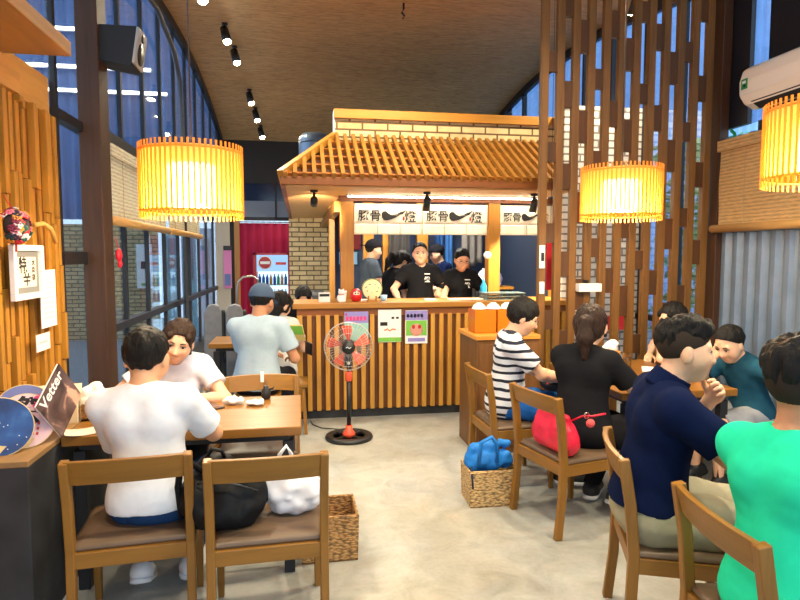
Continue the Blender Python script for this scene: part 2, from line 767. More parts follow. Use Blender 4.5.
def field_obj(name, F, g, mat, parent=None, smooth_it=1):
    vs, q = snets(F, g.o, g.h)
    # gentle relaxation keeps the surface free of stair steps
    for _ in range(smooth_it):
        s = np.zeros_like(vs)
        n = np.zeros(len(vs))
        for a in range(4):
            b = (a + 1) % 4
            np.add.at(s, q[:, a], vs[q[:, b]])
            np.add.at(n, q[:, a], 1)
            np.add.at(s, q[:, b], vs[q[:, a]])
            np.add.at(n, q[:, b], 1)
        vs = vs * .5 + .5 * s / np.maximum(n, 1)[:, None]
    me = bpy.data.meshes.new(name)
    me.vertices.add(len(vs))
    me.vertices.foreach_set('co', vs.astype(np.float32).ravel())
    me.loops.add(q.size)
    me.loops.foreach_set('vertex_index', q.astype(np.int32).ravel())
    me.polygons.add(len(q))
    me.polygons.foreach_set('loop_start', np.arange(0, q.size, 4, dtype=np.int32))
    me.polygons.foreach_set('loop_total', np.full(len(q), 4, np.int32))
    me.polygons.foreach_set('use_smooth', np.ones(len(q), bool))
    me.update(calc_edges=True)
    me.validate()
    me.materials.append(mat)
    o = bpy.data.objects.new(name, me)
    COL.objects.link(o)
    if parent is not None:
        o.parent = parent
    return o

def ik(a, t, l1, l2, pole):
    d = t - a
    L = np.linalg.norm(d)
    L2 = min(L, (l1 + l2) * .995)
    u = d / L
    x = (L2 * L2 + l1 * l1 - l2 * l2) / (2 * L2)
    y = math.sqrt(max(l1 * l1 - x * x, 1e-5))
    p = pole - u * (pole @ u)
    return a + u * x + nrm(p) * y, a + u * L2

SKIN = dict(light=srgb(226, 178, 146), mid=srgb(214, 160, 122), tan=srgb(190, 134, 98))

def skinmat(k):
    return plain('skin_' + k, SKIN[k], rough=.5, spec=.35, noise=.07, nscale=26, sss=.12)

def cloth(name, col, rough=.85, noise=.025):
    return plain('cloth_' + name, col, rough=1.0, spec=.06, noise=noise, nscale=40, bump=.12)

def hairmat(name='black', col=(.010, .0085, .008)):
    key = 'hair_' + name
    if key in MATS:
        return MATS[key]
    m, nt, out = newmat(key)
    v = coords(nt, (90, 90, 14))
    t = N(nt, 'TexNoise', Scale=2.0, Detail=5.0, Roughness=.7)
    nt.links.new(v, t.inputs['Vector'])
    b = N(nt, 'BsdfPrincipled', Roughness=.5)
    b.inputs['Specular IOR Level'].default_value = .16
    nt.links.new(ramp(nt, t.outputs['Fac'], [(.3, mul(col, .6)), (.7, mul(col, 1.4))]), b.inputs['Base Color'])
    bp = N(nt, 'Bump', Strength=.6, Distance=.01)
    nt.links.new(t.outputs['Fac'], bp.inputs['Height'])
    nt.links.new(bp.outputs['Normal'], b.inputs['Normal'])
    nt.links.new(b.outputs[0], out.inputs[0])
    MATS[key] = m
    return m

def hand_prims(w, d, n, side, curl=1.0, s=1.0, spread=1.0):
    """w wrist point, d pointing direction, n palm normal, side +1 right hand"""
    d = nrm(d)
    n = nrm(n - d * (n @ d))
    x = np.cross(d, n) * side           # towards the thumb
    P = []
    Rm = np.stack([x, d, n], 1)
    P.append(ell(w + d * .048 * s, V(.040, .054, .017) * s, Rm, .012))
    P.append(cone(w - d * .01, w + d * .03 * s, .025 * s, .022 * s, .015))
    for q, (off, L) in enumerate(((.030, .070), (.010, .080), (-.010, .074), (-.029, .058))):
        base = w + d * (.086 - (.004 if q in (0, 3) else 0)) * s + x * off * s
        dir_ = nrm(d + x * off * 1.2 * spread)
        p = base - d * .02 * s
        a = 0
        for seg, ang, r in ((.42, 22, .0090), (.32, 38, .0082), (.26, 26, .0074)):
            a += ang * curl * (1 + .08 * q)
            dd = nrm(dir_ * math.cos(R(a)) + n * math.sin(R(a)))
            e = p + dd * (L * seg + (.02 if seg == .42 else 0)) * s
            P.append(cone(p, e, r * s, (r - .0007) * s, .004))
            p = e
    t0 = w + d * .022 * s + x * .026 * s
    t1 = t0 + nrm(d * .55 + x * .75 + n * .25) * .040 * s
    t2 = t1 + nrm(d * .80 + x * .25 + n * .45) * .034 * s
    t3 = t2 + nrm(d * .85 - x * .05 + n * .50) * .026 * s
    P += [cone(t0, t1, .014 * s, .0115 * s, .010), cone(t1, t2, .0110 * s, .0098 * s, .004), cone(t2, t3, .0098 * s, .0082 * s, .004)]
    return P

def person(label, loc, face, hz=.545, lean=8, side=0, twist=0, head=(0, 0, 0), s=1.0, handR=None, handL=None, poleR=None, poleL=None,
           palmR=None, palmL=None, curlR=.8, curlL=.8, knees=None, feet=None, sit=True, base=0.0, res=.007, sex='m', skin='mid',
           shirt=None, sleeve=.62, sleeve_m=None, neck='crew', trousers=None, leg_cut=1.0, shoes=None, sole=None, hair='short', hair_mat=None,
           cap=None, faces=False, glasses=False, fat=1.0, hem=-.06, seed=1, slouch=0, group=None, fold=.004, longsleeve=False, hsc=1.07, neckl=.070):
    rz = face - 90
    Rw = rotm('z', rz)
    L0 = V(loc[0], loc[1], base)
    def loc_(p):
        return None if p is None else Rw.T @ (np.array(p, float) - L0)
    P = V(0, 0, hz)
    Tp = rotm('y', side * .4) @ rotm('x', -lean * .35)
    Tc = rotm('z', twist) @ rotm('y', side) @ rotm('x', -lean)
    Tn = rotm('z', twist) @ rotm('y', side) @ rotm('x', -(lean + slouch))
    W = P + Tp @ V(0, 0, .17) * s
    C = W + Tc @ V(0, .005, .145) * s
    NB = W + Tc @ V(0, -.012, .315) * s
    shw = (.172 if sex == 'm' else .150) * s * (fat * .4 + .6)
    sh = {q: W + Tc @ V(q * shw, -.012 * s, .262 * s) for q in (1, -1)}
    NP = NB + nrm(Tn @ V(0, .25, 1)) * neckl * s
    Hr = rotm('z', head[0] + twist) @ rotm('x', -head[1] - lean * .3) @ rotm('y', head[2])
    hs = (s if s > .95 else (s * .35 + .62)) * hsc
    hd = NP + Hr @ V(0, .018, .082) * hs
    b = 1.0 if sex == 'm' else .9
    f = fat
    # --- body primitives
    torso = [ell(P + Tp @ V(0, -.005, .0), V(.160 * f, .120 * f, .115) * s, Tp, .05),
             ell(P + Tp @ V(0, .0, .12) * s, V(.142 * f * b, .102 * f, .15) * s, Tp, .06),
             ell(C, V(.152 * f * b, .103 * f, .165) * s, Tc, .06)]
    for q in (1, -1):
        torso.append(ell(W + Tc @ V(q * .075, -.02, .20) * s, V(.085 * f, .085 * f, .10) * s, Tc, .05))
        torso.append(cone(NB + Tc @ V(q * .03, 0, -.02) * s, sh[q], .055 * s, .056 * s * b, .05))
        if sex == 'f':
            torso.append(ell(W + Tc @ V(q * .06, .075, .135) * s, V(.06, .055, .06) * s, Tc, .04))
    neckp = [cone(NB - Tn @ V(0, 0, .03) * s, NP + Hr @ V(0, 0, .03), .058 * s * b, .052 * s * b, .03)]
    h_ = hs
    def H(x, y, z):
        return hd + Hr @ V(x, y, z) * h_
    def He(c, r, k=.02, rot=None):
        return ell(H(*c), V(*r) * h_, Hr if rot is None else Hr @ rot, k)
    headp = [He((0, -.012, .028), (.077, .096, .090)), He((0, .018, -.035), (.060, .070, .082), .03),
             He((0, .050, -.088), (.030, .030, .026), .03),
             He((.043, .040, -.025), (.032, .045, .045), .03), He((-.043, .040, -.025), (.032, .045, .045), .03)]
    brow = [cone(H(-.045, .070, .026), H(.045, .070, .026), .012 * h_, .012 * h_, .015)]
    nose = [cone(H(0, .084, .008), H(0, .099, -.030), .009 * h_, .014 * h_, .012), cone(H(-.013, .086, -.034), H(.013, .086, -.034), .010 * h_, .010 * h_, .01)]
    lipsp = [cone(H(-.020, .079, -.058), H(.020, .079, -.058), .008 * h_, .008 * h_, .01), cone(H(-.016, .078, -.070), H(.016, .078, -.070), .008 * h_, .008 * h_, .01)]
    ears = [He((q * .079, -.004, -.010), (.011, .021, .033), .008, rotm('z', q * -22)) for q in (1, -1)]
    arms, ends = {}, {}
    for q, hand, pole, palm, curl in ((1, handR, poleR, palmR, curlR), (-1, handL, poleL, palmL, curlL)):
        t = loc_(hand)
        if t is None:
            t = P + V(q * .20, .32, .02) * s if sit else sh[q] + V(q * .06, .05, -.5) * s
        pl = nrm(Rw.T @ np.array(pole, float)) if pole is not None else nrm(V(q * .6, -.5, -.6))
        e, w = ik(sh[q], t, .285 * s, .245 * s, pl)
        pn = nrm(Rw.T @ np.array(palm, float)) if palm is not None else V(0, 0, -1)
        fd = nrm(w - e)
        arms[q] = (sh[q], e, w)
        ends[q] = hand_prims(w, fd, pn, q, curl, s * (.95 if sex == 'm' else .88))
    armp = []
    for q in (1, -1):
        a, e, w = arms[q]
        armp += [cone(a, a + (e - a) * .5, .052 * s * b, .049 * s * b * f, .03), cone(a + (e - a) * .5, e, .047 * s * b, .038 * s * b, .03),
                 cone(e, e + (w - e) * .35, .038 * s * b, .040 * s * b, .02), cone(e + (w - e) * .35, w, .040 * s * b, .025 * s * b, .02)]
    legs, legp, footp = {}, [], []
    for q in (1, -1):
        hp = P + V(q * .088, .0, -.01) * s
        kn = loc_(knees[0 if q == 1 else 1]) if knees else None
        if kn is None:
            kn = hp + (V(q * .05, .415, -.02) * s if sit else V(q * .01, .02, -.42) * s)
        kn = hp + nrm(kn - hp) * .42 * s
        ft = loc_(feet[0 if q == 1 else 1]) if feet else None
        if ft is None:
            ft = V(kn[0], kn[1] - .02, .085 * s)
        an = kn + nrm(ft - kn) * min(np.linalg.norm(ft - kn), .43 * s)
        legs[q] = (hp, kn, an)
        legp += [cone(hp, hp + (kn - hp) * .5, .084 * s * f, .074 * s * f, .05), cone(hp + (kn - hp) * .5, kn, .074 * s * f, .056 * s, .04),
                 cone(kn, kn + (an - kn) * .35, .054 * s, .056 * s, .03), cone(kn + (an - kn) * .35, an, .056 * s, .036 * s, .03)]
        fd = nrm(V(q * .15, 1, 0)) if not sit or abs(an[2] - .085 * s) < .05 else nrm(V(q * .1, .9, -.35))
        footp += [cone(an + fd * -.03 * s - V(0, 0, .045) * s, an + fd * .15 * s - V(0, 0, .055) * s, .030 * s, .024 * s, .03)]
        legs[q] = (hp, kn, an, fd)
    body = torso + neckp + headp + ears + armp + ends[1] + ends[-1] + legp + footp
    g = Grid(body, res)
    F = g.add(g.field(), torso + legp + footp + armp + neckp)
    F = g.add(F, headp)
    if faces:
        F = g.add(F, brow + nose)
        F = g.sub(F, [He((q * .033, .094, .006), (.019, .016, .012), .012) for q in (1, -1)])
        F = g.add(F, lipsp)
    else:
        F = g.add(F, nose)
    F = g.add(F, ears)
    F = g.add(F, ends[1] + ends[-1])
    root = field_obj('person', F, g, skinmat(skin))
    root.location = (L0[0], L0[1], L0[2])
    root.rotation_euler = (0, 0, R(rz))
    tag(root, label, 'person', group)
    # --- shirt
    if shirt is not None:
        d = max(.012, res * 1.6)
        tp = [inflate(p, d) for p in torso]
        tp[1] = inflate(tp[1], .012)
        tp[0] = inflate(tp[0], .020)
        arms_s = []
        for q in (1, -1):
            a, e, w = arms[q]
            end = a + (e - a) * sleeve
            arms_s.append((q, cone(a, end, (.052 * b * f + .004) * s + d, (.050 * b * f + .012) * s + d, .035), end, nrm(e - a)))
        allp = tp + [x[1] for x in arms_s]
        if longsleeve:
            for q in (1, -1):
                a, e, w = arms[q]
                allp.append(cone(e, w, .040 * s + d, .030 * s + d, .02))
        g2 = Grid(allp, res, .03)
        F = g2.add(g2.field(), tp)
        F = g2.cut(F, P + Tp @ V(0, 0, hem) * s, -(Tp @ V(0, 0, 1)))
        for q, pr, end, ax in arms_s:
            Fs = g2.add(g2.field(), [pr])
            if longsleeve:
                a, e, w = arms[q]
                Fs = g2.add(Fs, [cone(a, e, .05 * s + d, .042 * s + d, .02), cone(e, w, .042 * s + d, .030 * s + d, .02)])
                Fs = g2.cut(Fs, w - nrm(w - e) * .02, nrm(w - e))
            else:
                Fs = g2.cut(Fs, end, ax)
            k = .03
            hh = np.maximum(k - np.abs(F - Fs), 0) / k
            F = np.minimum(F, Fs) - hh * hh * k * .25
        F = g2.folds(F, fold, .17 * s, seed, 5, (1, 1, .6))
        F = g2.folds(F, fold * .3, .08 * s, seed + 9, 4, (.7, .7, 1.3))
        nr = .062 if neck == 'crew' else .068
        if neck == 'v':
            F = g2.sub(F, [cone(NB - Tn @ V(0, -.02, .02) * s, NB + Tn @ V(0, .02, .2) * s, .062 * s * b, .062 * s, .004),
                           cone(NB + Tc @ V(0, .085, -.085) * s, NB + Tc @ V(0, .06, .05) * s, .012 * s, .06 * s, .006)])
        else:
            F = g2.sub(F, [cone(NB - Tn @ V(0, -.015, .005) * s, NB + Tn @ V(0, .02, .2) * s, nr * s * b, nr * s, .006)])
        so = field_obj('shirt', F, g2, shirt, root)
        if neck == 'polo':
            ca, cb = NB + Tn @ V(0, -.008, -.02) * s, NB + nrm(Tn @ V(0, .18, 1)) * .050 * s
            cp = [cone(ca, cb, .082 * s, .070 * s, .004)]
            g3 = Grid(cp, min(res, .005))
            Fc = g3.add(g3.field(), cp)
            Fc = g3.cut(Fc, cb, nrm(cb - ca))
            Fc = g3.cut(Fc, ca, -nrm(cb - ca))
            Fc = g3.sub(Fc, [cone(ca - (cb - ca), cb + (cb - ca), .068 * s, .058 * s, .003)])
            Fc = g3.sub(Fc, [cone(cb + Tn @ V(0, .075, -.06), cb + Tn @ V(0, .085, .02), .006, .030, .004)])
            field_obj('collar', Fc, g3, shirt, root)
    # --- trousers
    if trousers is not None:
        d = max(.011, res * 1.5)
        pel = [inflate(torso[0], d), inflate(torso[1], d - .004)]
        lg = []
        ends_ = []
        for q, o_ in ((1, 0), (-1, 4)):
            hp, kn, an, fd = legs[q]
            full = [inflate(p_, d + (.012 if leg_cut <= .5 else .004)) for p_ in legp[o_:o_ + 4]]
            if leg_cut <= .5:
                t = leg_cut * 2
                ends_.append((hp + (kn - hp) * t, nrm(kn - hp)))
                lg += full[:2]
            else:
                t = (leg_cut - .5) * 2
                ends_.append((kn + (an - kn) * t, nrm(an - kn)))
                lg += full
        g4 = Grid(pel + lg, res, .03)
        F = g4.add(g4.field(), pel)
        F = g4.cut(F, P + Tp @ V(0, 0, max(0, hem + .045)) * s, Tp @ V(0, 0, 1))
        per = len(lg) // 2
        for q in (0, 1):
            Fs = g4.add(g4.field(), lg[q * per:(q + 1) * per])
            e, ax = ends_[q]
            X = g4.allco()
            near = sum((X[i] - e[i]) ** 2 for i in range(3)) < .16 ** 2
            dd = sum((X[i] - e[i]) * ax[i] for i in range(3)).astype(np.float32)
            Fs = np.where(near, np.maximum(Fs, dd), Fs)
            k = .03
            hh = np.maximum(k - np.abs(F - Fs), 0) / k
            F = np.minimum(F, Fs) - hh * hh * k * .25
        F = g4.folds(F, fold * 1.1, .09, seed + 3, 5)
        field_obj('trousers' if leg_cut > .6 else 'shorts', F, g4, trousers, root)
    # --- shoes
    if shoes is not None:
        for q in (1, -1):
            hp, kn, an, fd = legs[q]
            flat = nrm(fd)
            zz = V(0, 0, 1) if abs(flat[2]) < .1 else nrm(np.cross(np.cross(flat, V(0, 0, 1)), flat))
            sp = [cone(an - flat * .035 * s - zz * .035 * s, an + flat * .14 * s - zz * .052 * s, .047 * s, .040 * s, .03),
                  cone(an - zz * .01 * s, an - zz * .04 * s - flat * .01, .046 * s, .05 * s, .03)]
            bot = an - zz * .083 * s
            g5 = Grid(sp, min(res, .007))
            F = g5.add(g5.field(), sp)
            F = g5.cut(F, an + zz * .02 * s, zz)
            F = g5.cut(F, bot, -zz)
            so = field_obj('shoe', F, g5, shoes, root)
            so2p = [cone(an - flat * .037 * s - zz * .07 * s, an + flat * .145 * s - zz * .07 * s, .050 * s, .043 * s, .01)]
            g6 = Grid(so2p, min(res, .006))
            F = g6.add(g6.field(), so2p)
            F = g6.cut(F, bot + zz * .024 * s, zz)
            F = g6.cut(F, bot - zz * .002, -zz)
            field_obj('sole', F, g6, sole or shoes, so)
    # --- hair
    hm = hair_mat or hairmat()
    def keep(F, gg, n, c):
        nn = Hr @ nrm(V(*n))
        return gg.cut(F, hd + nn * c * h_, nn)
    if hair:
        hp_ = [He((0, -.014, .033), (.087, .107, .100), .03)]
        extra = []
        if hair in ('long', 'ponytail', 'bob', 'bun'):
            hp_.append(He((0, -.035, -.01), (.086, .085, .10), .03))
        if hair == 'bowl':
            hp_.append(He((0, -.02, .01), (.092, .10, .085), .03))
        if hair == 'ponytail':
            extra = [cone(H(0, -.105, .02), H(0, -.145, .0), .026 * h_, .034 * h_, .02), cone(H(0, -.145, .0), H(.008, -.150, -.09), .036 * h_, .040 * h_, .03),
                     cone(H(.008, -.150, -.09), H(.012, -.135, -.19), .040 * h_, .018 * h_, .03)]
        if hair == 'low':
            hp_.append(He((0, -.035, -.01), (.086, .085, .10), .03))
            extra = [cone(H(0, -.10, -.06), H(0, -.125, -.12), .036 * h_, .030 * h_, .03), cone(H(0, -.125, -.12), H(0, -.12, -.20), .030 * h_, .014 * h_, .03)]
        if hair in ('low', 'bob', 'ponytail', 'long'):
            extra += [cone(H(q * .050, .066, .062), H(q * .077, .030, -.045), .022 * h_, .012 * h_, .02) for q in (1, -1)]
        if hair == 'bun':
            extra = [He((0, -.115, .035), (.04, .035, .04), .02)]
        if hair == 'long':
            extra += [cone(H(q * .045, -.05, -.05), H(q * .055, -.06, -.20), .055 * h_, .035 * h_, .04) for q in (1, -1)]
        rh = min(res, .005)
        thin = None
        if hair == 'fade':
            thin = [He((0, -.013, .029), (.0795, .0990, .0930), .02)]
            hp_ = [He((0, -.016, .070), (.080, .104, .062), .02), He((0, .018, .094), (.062, .070, .046), .03), He((0, -.060, .040), (.070, .058, .060), .02)]
        g7 = Grid(hp_ + extra, rh, .03)
        F = g7.add(g7.field(), hp_)
        F = g7.folds(F, .0045 if hair != 'fade' else .010, .036, seed + 5, 6, (1, 1, .35))
        F = g7.folds(F, .003, .018, seed + 6, 5, (1.2, 1.2, .3))
        if hair == 'fade':
            F = keep(F, g7, (0, .62, -.78), -.008)
            T = g7.add(g7.field(), thin)
            T = keep(T, g7, (0, .75, -.66), .020)
            T = keep(T, g7, (0, -.2, -1), .070)
            field_obj('cropped_sides', T, g7, plain('stubble', (.035, .024, .018), .8, spec=.1), root, 0)
        elif hair == 'short':
            F = keep(F, g7, (0, .75, -.66), -.006)
            F = keep(F, g7, (0, -.2, -1), .080)
        elif hair == 'bowl':
            F = keep(F, g7, (0, .83, -.55), .046)
            F = keep(F, g7, (0, -.25, -1), .078)
        else:
            F = keep(F, g7, (0, .78, -.62), .012)
        if hair == 'long':
            F = g7.sub(F, [He((0, .09, -.03), (.062, .07, .085), .01)])
        elif hair == 'bowl':
            F = g7.sub(F, [He((q * .092, .004, -.034), (.020, .024, .034), .006) for q in (1, -1)])
        else:
            F = g7.sub(F, [He((q * .088, .004, -.016), (.020, .026, .036), .006) for q in (1, -1)])
        if extra:
            E_ = g7.folds(g7.add(g7.field(), extra), .004, .03, seed + 8, 6, (1, 1, .35))
            F = np.minimum(F, E_)
        ho = field_obj('hair', F, g7, hm, root, 0)
        if hair in ('ponytail', 'low'):
            t = MB().tube([tuple(H(.034 * math.cos(a * PI / 6), -.118 if hair == 'ponytail' else -.105, (.012 if hair == 'ponytail' else -.075) + .034 * math.sin(a * PI / 6))) for a in range(12)], .006, 6, True)
            t.build('hair_tie', plain('hair_tie', (.02, .015, .02), .6), ho, True)
    if cap is not None:
        cm, brim = cap
        cpp = [He((0, -.014, .036), (.092, .112, .104), .03)]
        g8 = Grid(cpp, min(res, .006))
        F = g8.add(g8.field(), cpp)
        F = keep(F, g8, (0, .22, -1), -.030)
        co = field_obj('cap', F, g8, cm, root)
        if brim:
            bd = 1 if brim == 'front' else -1
            bp_ = [He((0, bd * .125 - .01, .036), (.070, .068, .007), .01, rotm('x', -8 * bd))]
            g9 = Grid(bp_, .004)
            field_obj('brim', g9.add(g9.field(), bp_), g9, cm, co)
    if faces:
        Mh = Matrix([[Hr[i][j] for j in range(3)] for i in range(3)]).to_4x4()
        Mh.translation = Vector(tuple(hd))
        Mh = Mh @ Matrix.Scale(h_, 4)
        ew = plain('eye_white', (.72, .68, .64), .25)
        ed = plain('eye_dark', (.012, .008, .006), .15)
        eb = plain('brow_dark', (.02, .014, .011), .8)
        lp = plain('lip_' + sex, srgb(176, 96, 84) if sex == 'f' else srgb(170, 108, 90), .4)
        for q in (1, -1):
            eye = MB().ell((q * .033, .0785, .005), (.0150, .0080, .0062), 16, 10).build('eye', ew, root, True, M=Mh)
            MB().ell((q * .033, .0845, .005), (.0066, .0030, .0060), 12, 8).build('iris', ed, eye, True)
            MB().tube([(q * .019, .0840, .0085), (q * .027, .0868, .0120), (q * .037, .0860, .0122), (q * .048, .0790, .0080)], .0020, 6).build('eyelid', ed, eye, True)
            MB().sweep([(q * .015, .0850, .0245), (q * .030, .0860, .0300), (q * .050, .0760, .0270)], [(.0025, .0022), (-.0025, .0022), (-.0025, -.0022), (.0025, -.0022)]).build('eyebrow', eb, root, True, M=Mh)
        MB().ell((0, .0835, -.0635), (.021, .0055, .0070), 16, 8).build('lips', lp, root, True, M=Mh)
        if glasses:
            gm = plain('spectacle_wire', (.05, .045, .045), .3, .6)
            t = MB()
            for q in (1, -1):
                t.tube([(q * .033 + .021 * math.cos(a * PI / 10), .099, .004 + .016 * math.sin(a * PI / 10)) for a in range(20)], .0013, 6, True, (0, 1, 0.01))
                t.tube([(q * .054, .098, .006), (q * .080, .07, .008), (q * .083, -.005, .006)], .0013, 6)
            t.tube([(-.012, .099, .006), (.012, .099, .006)], .0013, 6)
            t.build('spectacles', gm, root, True, M=Mh)
    return root, dict(Tc=Tc, W=W, s=s, P=P, f=f)
# ------------------------------------------------------------------ colours of the place
CHAIR = srgb(140, 96, 36)
W_CH_X, W_CH_Y, W_CH_Z = (wood('chair_wood_' + a, CHAIR, a, .38, .3) for a in 'xyz')
TABLE_X, TABLE_Y = wood('table_wood_x', srgb(138, 92, 36), 'x', .32, .32), wood('table_wood_y', srgb(138, 92, 36), 'y', .32, .32)
SLAT_Z = wood('slat_wood_z', srgb(184, 128, 42), 'z', .45, .28)
SLAT_BACK = wood('slat_backing', srgb(120, 66, 20), 'z', .6, .25)
PLY = wood('plywood', srgb(214, 160, 84), 'y', .5, .18)
DARKPOST = wood('dark_post_wood', srgb(70, 44, 26), 'z', .55, .4)
STALL_X, STALL_Y, STALL_Z = (wood('stall_wood_' + a, srgb(172, 116, 40), a, .42, .25) for a in 'xyz')
PURLIN = wood('purlin_wood', srgb(78, 38, 18), 'x', .55, .3)
PART_Z = wood('partition_wood', srgb(118, 80, 36), 'z', .5, .4)
PART_BLOCK = wood('partition_block', srgb(84, 52, 24), 'z', .55, .35)
STEEL = plain('dark_steel', (.022, .022, .026), .45, .3)
BLACK = plain('black_plastic', (.012, .012, .013), .4)
BLACKM = plain('black_matte', (.016, .016, .018), .75)
WHITE = plain('white_paint', (.80, .79, .76), .5)
PAPER = plain('paper_white', (.86, .85, .82), .8)
INK = plain('ink_black', (.012, .010, .010), .7)
REDINK = plain('ink_red', srgb(196, 40, 30), .6)
CUSHION = plain('seat_vinyl', srgb(106, 84, 64), .42, spec=.45, noise=.08, nscale=8)
STONE = plain('black_concrete', (.026, .027, .031), .6, noise=.45, nscale=5, bump=.15)
GLASS = glassmat('window_glass')
CLEAR = glassmat('clear_glass', (.93, .95, .92), .2)

def ceil_z(y):
    return 4.3 - .035 * (max(y, 5.0) - 8) ** 2

# ------------------------------------------------------------------ room shell
XL, XR, YF, YB = -1.45, 3.6, -1.6, 12.0
struct(MB().box(XL - .3, XR + .3, YF, YB + .6, -.12, 0).build('floor', concrete_floor()))
ys = [YF, 5.0] + [5.0 + .35 * i for i in range(1, 21)]
cm = MB()
prof = [(y, ceil_z(y)) for y in ys]
vs, fs = [], []
for y, z in prof:
    vs += [(XL - .02, y, z), (XR + .02, y, z), (XL - .02, y, z + .08), (XR + .02, y, z + .08)]
for i in range(len(prof) - 1):
    a, b = 4 * i, 4 * i + 4
    fs += [(a, a + 1, b + 1, b), (a + 2, b + 2, b + 3, a + 3), (a, b, b + 2, a + 2), (a + 1, a + 3, b + 3, b + 1)]
cm.add(vs, fs)
struct(cm.build('ceiling', chipboard(), smooth=False))
# dark trim where the vault meets the glazed walls
for nm, x in (('trim_1', XL + .03), ('trim_2', XR - .03)):
    t = MB()
    for i in range(1, len(prof) - 1):
        t.bar((x, prof[i][0], prof[i][1] - .05), (x, prof[i + 1][0], prof[i + 1][1] - .05), .06, .12)
    struct(t.build(nm, STEEL))

# left wall: solid behind the slats, glazed beyond the post
struct(MB().box(XL - .06, XL, YF, 3.92, 0, 2.62).build('wall_left', PLY))
struct(MB().box(XL - .06, XL + .02, 4.5, YB, 0, .32).build('baseboard_left', STEEL))
wl = bpy.data.objects.new('window_1', None)
COL.objects.link(wl)
struct(wl)
fr = MB()
for i, y in enumerate([3.98, 4.62] + [5.36 + .75 * k for k in range(9)]):
    fr.box(XL - .012, XL + .022, y - .022, y + .022, .3, ceil_z(y) - .02)
fr.box(XL - .03, XL + .04, 4.6, YB, 2.44, 2.52)
fr.box(XL - .03, XL + .04, 3.95, 4.6, 2.40, 2.46)
fr.box(XL - .03, XL + .04, 3.95, 4.6, 1.52, 1.60)
fr.box(XL - .03, XL + .04, 4.6, YB, .98, 1.04)
for k in range(5):
    y = .2 + .75 * k
    fr.box(XL - .03, XL + .04, y - .03, y + .03, 2.6, 4.0)
fr.build('frame', STEEL, wl)
MB().box(XL - .006, XL, 3.95, YB, .32, 4.2).build('pane', GLASS, wl)
MB().box(XL - .006, XL, YF, 3.94, 2.62, 4.0).build('pane', GLASS, wl)
pipe = [(XL + .10, 7.55, .0), (XL + .10, 7.55, 3.2), (XL + .10, 7.5, 3.6), (XL + .10, 7.2, 3.85), (XL + .10, 6.4, 4.0), (XL + .10, 5.2, 3.88)]
tag(MB().tube(pipe, .028, 8).build('conduit_pipe', plain('grey_pipe', (.10, .10, .11), .4, .4), smooth=True), 'grey conduit pipe running up the left window frames to the ceiling', 'pipe')

# heavy dark post
p = MB().box(XL + .01, XL + .15, 4.36, 4.56, 0, 3.95).build('wooden_post', DARKPOST, bevel=.006)
tag(p, 'tall dark brown wooden post at the end of the slatted wall', 'post')

# slatted cladding with staggered blocks
sw = thing('slatted_cladding', 'orange wooden slat cladding with staggered blocks on the near left wall', 'wall cladding', (XL, 0, 0))
MB().box(.001, .035, -1.0, 3.90, .0, 2.39).build('backing_board', SLAT_BACK, sw)
rg = random.Random(3)
sl = MB()
y = -.96
while y < 3.88:
    z = .02
    while z < 2.38:
        L = rg.choice((.28, .36, .46, .58, .7))
        z2 = min(2.39, z + L)
        d = rg.choice((.046, .052, .060, .070))
        w = rg.choice((.034, .038, .044))
        oy = rg.uniform(-.007, .007)
        sl.box(.034, d, y - w / 2 + oy, y + w / 2 + oy, z, z2 - .004)
        z = z2
    y += .079
sl.build('staggered_slats', SLAT_Z, sw, bevel=.002)
MB().box(.001, .06, -1.0, 3.4, 2.395, 2.545).build('plywood_band', PLY, sw)
MB().box(.0, .36, -1.0, 3.25, 2.55, 2.62).build('ledge_board', wood('ledge_wood', srgb(150, 106, 58), 'y', .5, .25), sw, bevel=.004)

# right wall: corrugated grey sheet below, dark boarding and glass above
cw = MB()
def corr(x0, y0, y1, z0, z1, per=.135, d=.045):
    n = int((y1 - y0) / per * 8)
    pts = []
    for i in range(n + 1):
        y = y0 + (y1 - y0) * i / n
        ph = (y / per) % 1
        f = min(1, max(0, (abs(ph - .5) - .14) * 6))
        pts.append((x0 - d * f, y))
    vs = [(x, y, z0) for x, y in pts] + [(x, y, z1) for x, y in pts]
    m = len(pts)
    return MB().add(vs, [(i, i + 1, m + i + 1, m + i) for i in range(m - 1)])
SHEET = plain('grey_sheet', srgb(116, 132, 152), .38, .2, noise=.14, nscale=6)
struct(corr(XR, YF, 4.72, 0, 2.56).build('wall_right', SHEET, solid=.006))
db = MB()
db.box(XR - .01, XR + .03, YF, 4.30, 2.56, 2.64)
for y0, y1 in ((3.40, 3.80), (3.86, 4.22), (4.42, 4.72)):
    db.box(XR - .01, XR + .03, y0, y1, 2.64, 4.05)
struct(db.build('wall_right_boarding', plain('dark_board', (.012, .013, .02), .3)))
w2 = bpy.data.objects.new('window_2', None)
COL.objects.link(w2)
struct(w2)
fr = MB()
for y in [4.74, 5.3, 5.9, 6.6, 7.3, 8.0, 8.7, 9.4, 10.1, 10.8, 11.5]:
    fr.box(XR - .03, XR + .04, y - .02, y + .02, 0, ceil_z(y) - .02)
fr.box(XR - .03, XR + .04, 4.74, YB, .9, .96)
fr.build('frame', STEEL, w2)
MB().box(XR, XR + .006, 4.70, YB, 0, 4.2).build('pane', GLASS, w2)
MB().box(XR + .012, XR + .018, -1.5, 4.7, 2.64, 4.0).build('pane', GLASS, w2)

